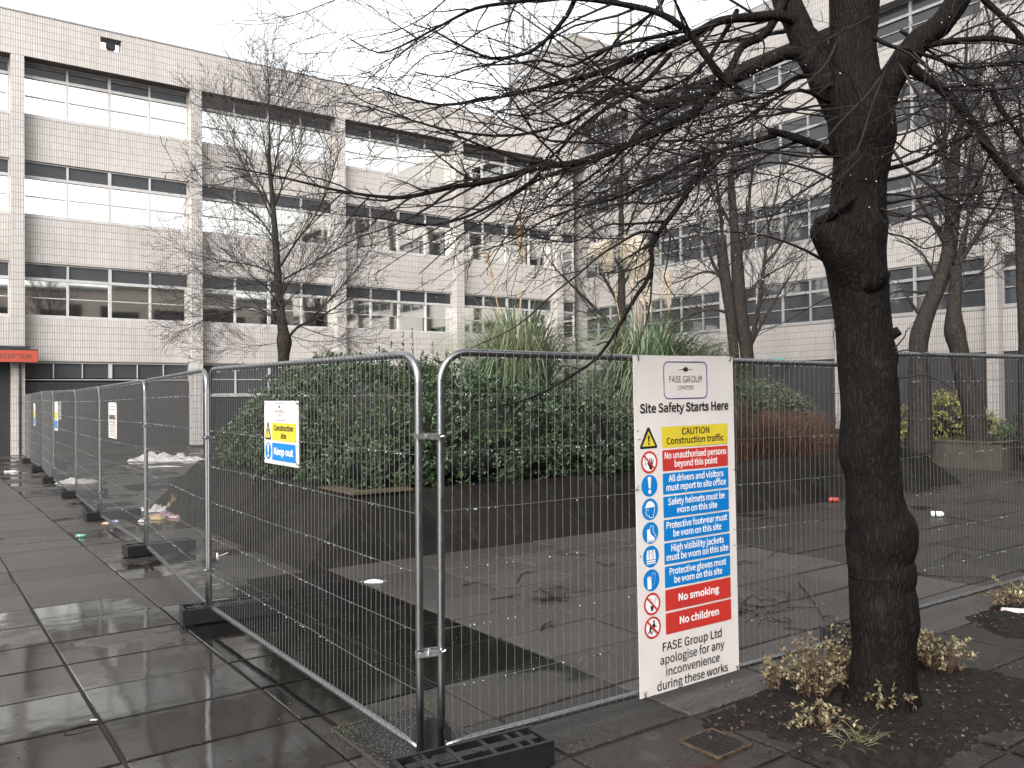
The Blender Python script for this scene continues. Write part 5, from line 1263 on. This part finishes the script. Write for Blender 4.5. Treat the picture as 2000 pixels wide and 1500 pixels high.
# ------------------------------------------------------------ antennas on the right roof
M['pale_green'] = pm('pale_green_plastic', (.36,.37,.29), (.42,.42,.34), .5, 3)
M['pale_grey'] = pm('pale_grey_plastic', (.36,.37,.39), (.46,.47,.48), .5, 3)
def antenna(px, yt, yb, wpx, mat, label, X=29.2, base=17.36):
    p0 = onX(px, yt, X); p1 = onX(px, yb, X); y = p0.y
    D = (p0-EYE).dot(_fw); w = wpx*D/F/2
    t = thing('antenna', (X, y, base), label, 'antenna', 'phone antennas on the right roof')
    m = MB(); m.tube([V((X+.18, y, base)), V((X+.18, y, p0.z+.15))], .045, 8)
    for z in (p1.z+.25, p0.z-.3): m.box((X+.02, y-.04, z), (X+.2, y+.04, z+.08))
    m.build('pole', M['galv_far'], t)
    m = MB(); n = 10; vs = []
    ring_ = [(w*math.cos(2*math.pi*k/n), .11*math.sin(2*math.pi*k/n)) for k in range(n)]
    d = (EYE-p0); d.z = 0; d.normalize(); sx = V((-d.y, d.x, 0))
    for z, f in ((p1.z,.85),(p1.z+.06,1),(p0.z-.06,1),(p0.z,.85)):
        for a, b in ring_: vs.append(V((X-.05, y, z))+sx*a*f+d*b*f)
    m.add(vs, [tuple(range(n))[::-1], tuple(range(3*n, 4*n))]+[(j*n+k, j*n+(k+1)%n, (j+1)*n+(k+1)%n, (j+1)*n+k) for j in range(3) for k in range(n)])
    m.build('radome', mat, t, True)
    c = MB(); c.tube(smooth([V((X-.02, y, p1.z)), V((X+.05, y+.05, p1.z-.4)), V((X+.2, y+.04, base+.3)), V((X+.3, y, base))], 4), .018, 5); c.build('cable', M['black'], t)
for a in ((1018,38,72,9,'pale_green','pale green panel antenna nearest the mast, left of all',20.55,30.2),(1030,30,80,6,'pale_grey','slim grey antenna beside the leftmost green one',20.55,30.2),(1070,52,92,12,'pale_grey','broad grey antenna on the plant room roof',20.55,30.2),(1203,30,92,10,'pale_green','pale green antenna, first of the pair over the white parapet',0,0),(1227,20,92,12,'pale_green','tallest pale green antenna, second of the pair over the white parapet',0,0),(1257,36,95,14,'pale_grey','grey antenna right of the green pair',0,0),(1313,6,34,12,'pale_green','small pale green antenna highest at the right, seen between boughs',0,0)):
    px, yt, yb, w, m_, lab, bz, X_ = a
    if bz: antenna(px, yt, yb, w, M[m_], lab, X_, bz)
    else: antenna(px, yt, yb, w, M[m_], lab)
ms = thing('mast', onY(996, 228, 34), 'tall thin grey roof mast with stays, above the inner corner', 'mast')
b = onY(996, 232, 34); tp = onY(990, -60, 34); b.z = 13.42; m = MB(); m.tube([b, V((b.x, b.y, tp.z))], .055, 8)
for y in (40, 62, 102): q = onY(993, y, 34); m.box((b.x-.5, b.y-.03, q.z), (b.x+.35, b.y+.03, q.z+.06))
m.build('pole', M['galv_far'], ms)
m = MB()
for s in (1.6, -1.2, 2.6): m.tube([V((b.x, b.y, tp.z-.8)), V((b.x+s, b.y+1.5, 16.5 if s < 2 else 20.5))], .014, 4)
m.build('stay', M['galv_far'], ms)
m = MB(); q = onY(1003, 205, 34); m.box((b.x+.05, b.y-.18, q.z-.5), (b.x+.55, b.y-.1, q.z-.1)); m.build('sign_plate', M['pale_grey'], ms)
rl = thing('roof_railing', (29, 25, 17.36), 'grey steel guard rail along the right roof behind the antennas', 'railing')
m = MB()
for z in (17.9, 18.4): m.tube([V((28.9, 23.4, z)), V((28.9, 31.8, z))], .022, 6)
for k in range(7): m.tube([V((28.9, 23.4+1.4*k, 17.36)), V((28.9, 23.4+1.4*k, 18.4))], .022, 6)
m.build('rails', M['galv_far'], rl)
lt = thing('lattice_frame', (30, 34, 20.5), 'grey steel lattice frame leaning among the antennas over the plant room', 'frame')
m = MB()
for x0,y0,x1,y1 in ((982,-20,1035,105),(1068,-20,1110,70),(1020,60,1060,115),(1090,60,1125,110),(1110,60,1085,112),(1130,80,1140,125),(1046,-10,1050,110)):
    p, q = onX(x0, y0, 30.6), onX(x1, y1, 30.6); dd = (q-p).normalized(); o = dd.cross(V((1,0,0))).normalized()*.16
    m.tube([p+o, q+o], .03, 5); m.tube([p-o, q-o], .03, 5); n = int((q-p).length/.45)
    for k in range(n): a = p.lerp(q, k/n); c = p.lerp(q, (k+1)/n); m.tube([a+o, c-o], .016, 4)
m.build('bars', M['galv_far'], lt)
for i, (x, y) in enumerate(((1018,150),(1082,155))):
    q = onY(x, y, 33.1); o = thing('dish', (q.x, 33.1, q.z), ['grey round dish on the left end of the plant room wall', 'second grey round dish on the plant room wall, nearer the right roof'][i], 'dish', 'dishes on the plant room')
    m = MB(); m.tube([V((q.x, 33.19, q.z)), V((q.x, 33.0, q.z))], .30, 18); m.build('bowl', M['pale_grey'], o)
    m = MB(); m.tube([V((q.x, 32.99, q.z)), V((q.x, 32.8, q.z))], .03, 6); m.build('feed', M['galv_far'], o)

tq = onX(1523, 706, 27.72); o = thing('notice_sign', (27.7, tq.y, tq.z-.2), 'small turquoise notice on the right block, just over the fence top', 'sign')
m = MB(); m.box((27.66, tq.y-.24, tq.z-.16), (27.70, tq.y+.24, tq.z+.14)); m.build('board', pm('turquoise_board', (.09,.30,.27), (.07,.25,.23), .5, 4), o)
# ------------------------------------------------------------ manhole cover and drain
mh = thing('manhole_cover', (2.21, 4.11, 0), 'rectangular cast iron manhole cover with worm pattern at the fence corner', 'manhole cover')
def worm_mat():
    m, t, b = new_mat('cast_iron_worm_pattern')
    v = nd(t, 'ShaderNodeTexVoronoi', feature='DISTANCE_TO_EDGE'); v.inputs['Scale'].default_value = 36
    p = pos(t); nz = t.nodes.new('ShaderNodeTexNoise'); nz.inputs['Scale'].default_value = 22; t.links.new(p, nz.inputs['Vector'])
    mx = t.nodes.new('ShaderNodeVectorMath'); mx.operation = 'MULTIPLY_ADD'; t.links.new(nz.outputs['Color'], mx.inputs[0]); mx.inputs[1].default_value = (.05,.05,0); t.links.new(p, mx.inputs[2])
    t.links.new(mx.outputs[0], v.inputs['Vector'])
    e = ramp(t, v.outputs['Distance'], .06, .2)
    t.links.new(mixc(t, e, (.012,.011,.010), (.05,.046,.043)), b.inputs['Base Color'])
    b.inputs['Roughness'].default_value = .32; b.inputs['Metallic'].default_value = .25
    bump(t, b, e, 1., .008); return m
M['worm'] = worm_mat()
m = MB(); m.box((1.935,3.80,-.03), (2.485,4.41,.006)); m.build('plate', M['worm'], mh)
m = MB()
for a, b_ in (((1.915,3.78,-.03),(1.932,4.43,.009)),((2.488,3.78,-.03),(2.505,4.43,.009)),((1.932,3.78,-.03),(2.488,3.797,.009)),((1.932,4.413,-.03),(2.488,4.43,.009))): m.box(a, b_)
m.build('frame', pm('rusty_frame', (.05,.032,.022), (.025,.022,.02), .6, 12, .3), mh)
c = gz(715, 1432); m = MB()
m.tube([V((c.x,c.y,.004)), V((c.x,c.y,.0085))], .052, 24); m.build('key_lid', M['worm'], mh)
dg = thing('drain_grate', (3.47, 3.0, 0), 'square black drain grate with a pale worn rim near the bottom of the view', 'drain')
q = [gz(*p) for p in ((1337,1450),(1395,1428),(1457,1464),(1400,1477))]; ex = (q[1]-q[0]).normalized(); Lx = .27; ey = V((ex.y, -ex.x, 0)); Ly = .27
c0 = (q[0]+q[1]+q[2]+q[3])/4; c0.z = 0
m = MB(); m.obox(c0+V((0,0,-.0)), ex, ey, Z, Lx/2, Ly/2, .0065); m.build('pit_shade', M['void_shade'], dg)  # thin flat plate; the darkness below the bars is painted on
m = MB()
for s in (-1, 1): m.obox(c0+ex*s*(Lx/2-.004)+V((0,0,.008)), ex, ey, Z, .005, Ly/2, .006); m.obox(c0+ey*s*(Ly/2-.004)+V((0,0,.0078)), ex, ey, Z, Lx/2-.009, .005, .006)
m.build('rim', pm('worn_brass_rim', (.20,.14,.08), (.06,.045,.035), .45, 25, 0, .6), dg)
m = MB()
for k in range(11): m.obox(c0+ex*(Lx*(-.5+(k+1)/12))+V((0,0,.009)), ex, ey, Z, .0045, Ly/2-.009, .004)
for k in range(9): m.obox(c0+ey*(Ly*(-.5+(k+1)/10))+V((0,0,.0085)), ex, ey, Z, Lx/2-.009, .0035, .003)
m.build('bars', pm('black_iron', (.018,.018,.018), (.03,.03,.029), .4, 20, 0, .5), dg)
tg_ = thing('fence_tag', (2.2, 3.75, .1), 'grey half round plastic flap standing behind the near corner poles', 'tag')
cx_ = (J[0]+RJ[0])/2; dx_ = RT.copy(); dx_.z = 0; dx_.normalize(); bb_ = V((cx_.x, cx_.y, .06))+_fw*.10; bb_.z = .03; bb_ += dx_*.01
m = MB(); pts = [bb_+dx_*.125*math.cos(R(a))+Z*.19*math.sin(R(a)) for a in range(0, 181, 12)]; m.poly(pts, V((0,.004,0))); m.build('flap', pm('dark_grey_plastic', (.018,.018,.018), (.028,.028,.027), .5, 9, spec=.25), tg_)
m = MB(); o_ = bb_-V((0,.004,0))+dx_*.062+Z*.02
for a, b_ in (((-.018,0),(-.014,.065)),((-.014,.065),(.024,.03)),((.024,.03),(.022,.0))): m.tube([o_+dx_*a[0]+Z*a[1], o_+dx_*b_[0]+Z*b_[1]], .0016, 4)
m.build('printed_mark', M['white'], tg_)

# ------------------------------------------------------------ litter
rg = random.Random(33)
def crumple(name, label, c, sx, sy, h, mat, seed, n=16, cat='litter', rot=0., group=None):
    mb = MB(); vs = []
    for j in range(n+1):
        for i in range(n+1):
            u, v = i/n*2-1, j/n*2-1; e = 1-.28*abs(noise.noise(V((u*2.1, v*2.1, seed)))); x, y = u*e, v*e
            rr = max(abs(u), abs(v)); z = h*(.25+.9*noise.noise(V((u*1.9+seed, v*1.9, 3)))+.9*abs(noise.noise(V((u*3.3+seed, v*5, 7))))+.35*abs(noise.noise(V((u*9, v*9+seed, 1)))))*(1-rr**4)
            xr, yr = x*sx*math.cos(rot)-y*sy*math.sin(rot), x*sx*math.sin(rot)+y*sy*math.cos(rot)
            vs.append(c+V((xr, yr, max(.004, z+.006))))
    mb.add(vs, [(j*(n+1)+i, j*(n+1)+i+1, (j+1)*(n+1)+i+1, (j+1)*(n+1)+i) for j in range(n) for i in range(n)])
    o = mb.build(name, mat, None, True, org=c); return tag(o, label, cat, group)
A_ = math.atan2(RT.y, RT.x)
crumple('cloth_heap', 'heap of white wet cloth lying by the brick wall, larger one at left', gz(312,899), .80, .45, .24, M['cloth'], 3, 26, 'cloth', A_)
crumple('cloth_heap', 'flat white cloth trailing right of the larger white heap', gz(348,900), .8, .34, .15, M['cloth'], 9, 22, 'cloth', A_)
crumple('paper_sheet', 'torn white paper lying by the fourth fence foot', gz(150,943), .40, .24, .10, M['paper'], 12, 14, 'paper', A_)
crumple('paper_sheet', 'tiny white scrap on the walk near the doorway', gz(22,922), .16, .12, .05, M['paper'], 14, 8, 'paper', A_)
crumple('paper_sheet', 'long flat pale board lying left of the planter end', gz(315,912), .55, .12, .03, M['paper'], 15, 8, 'paper', A_)
crumple('newspaper', 'crumpled white newspaper in the trash heap', gz(310,999), .20, .10, .09, M['paper'], 21, 14, 'paper', A_+.3)
crumple('food_tray', 'yellow cardboard food tray in the trash heap', gz(303,1014), .15, .09, .07, pm('yellow_card', (.46,.34,.18), (.36,.26,.13), .6, 9, .2), 22, 12, 'tray', A_)
crumple('paper_bag', 'brown paper bag standing against the planter in the trash heap', gz(341,998), .12, .09, .26, pm('brown_paper', (.24,.15,.06), (.14,.085,.035), .7, 14, .4), 23, 14, 'bag', A_)
crumple('wrapper', 'purple and pink wrapper in the trash heap', gz(325,1008), .20, .06, .07, pm('purple_foil', (.12,.05,.12), (.36,.25,.29), .35, 18), 24, 12, 'wrapper', A_-.4)
crumple('wrapper', 'pale violet wrapper at the left of the trash heap', gz(282,998), .10, .06, .08, pm('pale_violet_foil', (.45,.43,.6), (.6,.58,.66), .35, 18), 25, 10, 'wrapper', A_)
crumple('wrapper', 'red and white wrapper at the right of the trash heap', gz(343,1012), .10, .05, .06, pm('red_white_foil', (.55,.5,.48), (.4,.08,.07), .4, 26), 26, 10, 'wrapper', A_-.3)
crumple('wrapper', 'blue wrapper on the walk by the second joint foot', gz(224,1020), .07, .04, .04, pm('blue_foil', (.10,.16,.45), (.5,.5,.55), .4, 30), 27, 8, 'wrapper', A_)
crumple('wrapper', 'orange wrapper on the walk left of the blue one', gz(207,1024), .06, .04, .04, pm('orange_foil', (.28,.09,.04), (.5,.4,.35), .4, 30), 28, 8, 'wrapper', A_)
crumple('paper_sheet', 'small white cup piece below the yellow tray', gz(280,1019), .08, .04, .05, M['paper'], 29, 8, 'paper', A_)
crumple('paper_sheet', 'tiny white scrap on the slabs at lower left', gz(183,1408), .022, .012, .006, M['paper'], 30, 6, 'paper', A_)
crumple('paper_sheet', 'tiny white scrap on the soil in the foreground', gz(1719,1476), .014, .010, .008, M['paper'], 31, 6, 'paper', A_)
def mask():
    c = gz(730, 1138); o = thing('face_mask', c, 'pale blue disposable face mask lying by the dark slabs', 'face mask'); mb = MB(); n = 12; vs = []
    e1 = V((math.cos(A_), math.sin(A_), 0)); e2 = V((-e1.y, e1.x, 0))
    for j in range(n+1):
        for i in range(n+1):
            u, v = i/n*2-1, j/n*2-1; vs.append(c+e1*(u*.092*(1-.1*v*v))+e2*(v*.05*(1-.25*u*u))+V((0,0,.008+.020*(1-u*u)*(1-v*v)+.006*math.sin(v*9))))
    mb.add(vs, [(j*(n+1)+i, j*(n+1)+i+1, (j+1)*(n+1)+i+1, (j+1)*(n+1)+i) for j in range(n) for i in range(n)]); mb.build('cloth', pm('pale_blue_fabric', (.52,.62,.70), (.66,.70,.73), .8, 9), o, True)
    m = MB()
    for s in (-1, 1): m.tube(smooth([c+e1*s*.09-e2*.04+Z*.01, c+e1*s*.125-e2*.02+Z*.016, c+e1*s*.13+e2*.02+Z*.012, c+e1*s*.09+e2*.042+Z*.01], 4), .0016, 4)
    m.build('ear_loop', M['paper'], o)
mask()
def can(name, label, px, rot, L, r, m1, m2, cat='can', tilt=0):
    c = gz(*px); o = thing(name, c, label, cat); d = V((math.cos(rot), math.sin(rot), tilt)).normalized(); a = c+Z*(r+.003)-d*L/2; b = c+Z*(r+.003)+d*L/2
    m = MB(); m.tube([a, a+d*.012, b-d*.02, b], [r*.82, r, r, r*.72], 16); m.build('body', m1, o, True)
    m = MB(); m.tube([b+d*.0005, b+d*.003], r*.68, 16); m.tube([a-d*.003, a-d*.0005], r*.75, 16); m.build('end', m2, o)
    m = MB(); m.tube([a+d*L*.30, a+d*L*.42], r*1.012, 16, False); m.build('label_band', M['ink'] if name == 'drink_can' else M['paper'], o, True)
M['alu'] = pm('bare_aluminium', (.75,.74,.73), (.55,.54,.53), .3, 12, 0, .9)
can('drink_can', 'white drink can lying on the slabs right of the trunk', (1830,1010), A_-.25, .17, .042, M['white'], M['alu'])
can('drink_can', 'red drink can lying by the planter left of the trunk', (1628,981), A_-.1, .15, .04, M['red'], M['alu'])
can('bottle', 'blue bottle with orange cap end lying at the foot of the planter', (510,1066), A_-.5, .13, .032, pm('blue_plastic', (.06,.20,.45), (.3,.42,.55), .3, 14), pm('orange_plastic', (.6,.2,.06), None, .4), 'bottle')
can('bottle', 'small green bottle lying on the left walk', (158,1050), A_+.3, .11, .022, pm('green_plastic', (.05,.25,.13), (.13,.30,.2), .3, 14), M['white'], 'bottle')
can('bottle', 'dirty white bottle with orange end in the second soil patch', (1985,1203), A_-.35, .22, .03, M['paper'], pm('orange_red_plastic', (.6,.13,.06), None, .4), 'bottle')
can('drink_can', 'crushed pale yellow can on the leaves at the right edge', (1985,1168), A_-.6, .12, .035, pm('pale_yellow_tin', (.55,.48,.25), (.4,.35,.2), .4, 12), M['alu'])
c = gz(410, 1098); o = thing('paper_cup', c, 'dark paper cup with white lid and straw lying beside the double pole', 'cup'); d = V((math.cos(A_+.25), math.sin(A_+.25), .10)).normalized(); a = c+Z*.035-d*.075; b = c+Z*.048+d*.075
m = MB(); m.tube([a, b], [.030,.044], 18); m.build('body', pm('black_red_card', (.02,.017,.018), (.05,.03,.03), .5, 9), o, True)
m = MB(); m.tube([b, b+d*.010, b+d*.012, b+d*.018], [.047,.047,.042,.040], 18); m.build('lid', M['white'], o)
m = MB(); m.tube([b+d*.01, b+d*.12+Z*.03], .0045, 8); m.build('straw', pm('cream_straw', (.6,.5,.36), None, .5), o)
tc = a.lerp(b, .5)-_fw*.030; m = MB(); sd_ = d.cross(_fw).normalized(); m.tube([tc+(d*math.cos(k*.4)+sd_*math.sin(k*.4))*.018-_fw*.012 for k in range(16)], .0035, 5); m.build('round_mark', M['red'], o)
def stick(label, pts, r, seed, branch=0):
    rg = random.Random(seed); P = smooth([gz(*p)+Z*(.008+rg.uniform(0,.012)) for p in pts], 3); mb = MB(); mb.tube(P, [r*(1-.6*i/(len(P)-1)) for i in range(len(P))], 5)
    for k in range(branch):
        i = rg.randrange(1, len(P)-1); d = (P[i+1]-P[i]).normalized(); d.rotate(Matrix.Rotation(rg.choice((-1,1))*rg.uniform(.4,1.), 3, Z)); q = P[i]+d*rg.uniform(.06,.2)+Z*rg.uniform(0,.03); mb.tube([P[i], P[i].lerp(q,.5)+V((rg.gauss(0,.01), rg.gauss(0,.01), .005)), q], [r*.6,r*.45,r*.25], 4)
    o = mb.build('fallen_twig', M['twig_wet'], None, org=P[0].copy()); tag(o, label, 'twig', 'fallen twigs on the slabs')
stick('short dark stick lying on the slabs at lower left', ((125,1433),(150,1427),(186,1418)), .006, 1)
GL = 'thin dark fallen twig lying on the wet slabs beyond the fence'
for i, pts in enumerate((((1052,1150),(1075,1165),(1095,1172)),((905,1146),(930,1140),(955,1147)),((1010,1140),(1022,1120),(1035,1122)),((1165,1100),(1190,1108),(1205,1098)),((960,1175),(985,1168),(1000,1170)),((1500,1090),(1530,1075),(1545,1078)),((1448,1185),(1470,1165),(1490,1180)),((1560,1140),(1590,1180),(1610,1215)),((1700,1013),(1760,1020),(1820,1018)),((1850,1010),(1890,1018),(1925,1024)),((1420,1110),(1450,1100),(1475,1105)),((1880,985),(1930,978),(1980,985)),((1840,1095),(1870,1080),(1900,1090)),((1470,1020),(1500,1012),(1530,1018)),((1055,1235),(1065,1222),(1085,1230)),((1780,1120),(1840,1128),(1930,1130)))): stick(GL, pts, .006, 50+i, 3)
c_ = MB(); rg = random.Random(8); bc = gz(1072, 1172)
for k in range(26):
    d = V((rg.gauss(0,1), rg.gauss(0,1), 0)).normalized(); P = [bc+V((rg.gauss(0,.03), rg.gauss(0,.03), .01))]
    for s in range(4): d = (d+V((rg.gauss(0,.4), rg.gauss(0,.4), rg.gauss(.05,.15)))).normalized(); q = P[-1]+d*.06; q.z = max(.006, q.z); P.append(q)
    c_.tube(P, [.003,.0026,.002,.0016,.001], 4, False)
tag(c_.build('fallen_twig', M['twig_wet'], None, org=bc), 'tangled bunch of fallen twigs on the slabs, left of the safety sign', 'twig')
c_ = MB(); bc = gz(1520, 1170)
for k in range(30):
    P = [gz(1500+rg.gauss(0,40), 1200+rg.gauss(0,20))+Z*.008]; d = V((rg.gauss(0,1), rg.gauss(0,1), 0)).normalized()
    for s in range(4): d = (d+V((rg.gauss(0,.4), rg.gauss(0,.4), rg.gauss(.03,.1)))).normalized(); q = P[-1]+d*.09; q.z = max(.006, q.z); P.append(q)
    c_.tube(P, [.004,.0034,.0028,.002,.0014], 4, False)
tag(c_.build('fallen_twig', M['twig_wet'], None, org=bc), 'spread of fallen twigs on the slabs between safety sign and trunk', 'twig')
cr = MB()
for k in range(320):
    p = gz(rg.uniform(0,1900), 920+580*rg.random()**.7)
    if p.x > 17: continue
    p.z = .003; d = V((rg.gauss(0,1), rg.gauss(0,1), .05)).normalized(); leaf(cr, p, d, Z, rg.uniform(.01,.03), rg.uniform(.006,.014), .1)
for k in range(260):
    p = gz(430+rg.gauss(0,60), 1062+rg.gauss(0,8)+.0); p.z = .004; d = V((rg.gauss(0,1), rg.gauss(0,1), .2)).normalized(); leaf(cr, p, d, Z, rg.uniform(.02,.05), rg.uniform(.01,.025), .15)
tag(cr.build('leaf_litter', M['dead_leaf']), 'small dead leaves and crumbs scattered over the wet slabs', 'leaf litter', kind='stuff')
sp = MB()
for k in range(150):
    p = gz(rg.uniform(400,1250), rg.uniform(1100,1400)); p.z = .004; d = V((rg.gauss(0,1), rg.gauss(0,1), 0)).normalized(); leaf(sp, p, d, Z, rg.uniform(.004,.009), .004, 0)
tag(sp.build('paper_specks', M['paper']), 'tiny pale specks scattered on the dark wet slabs', 'litter', kind='stuff')
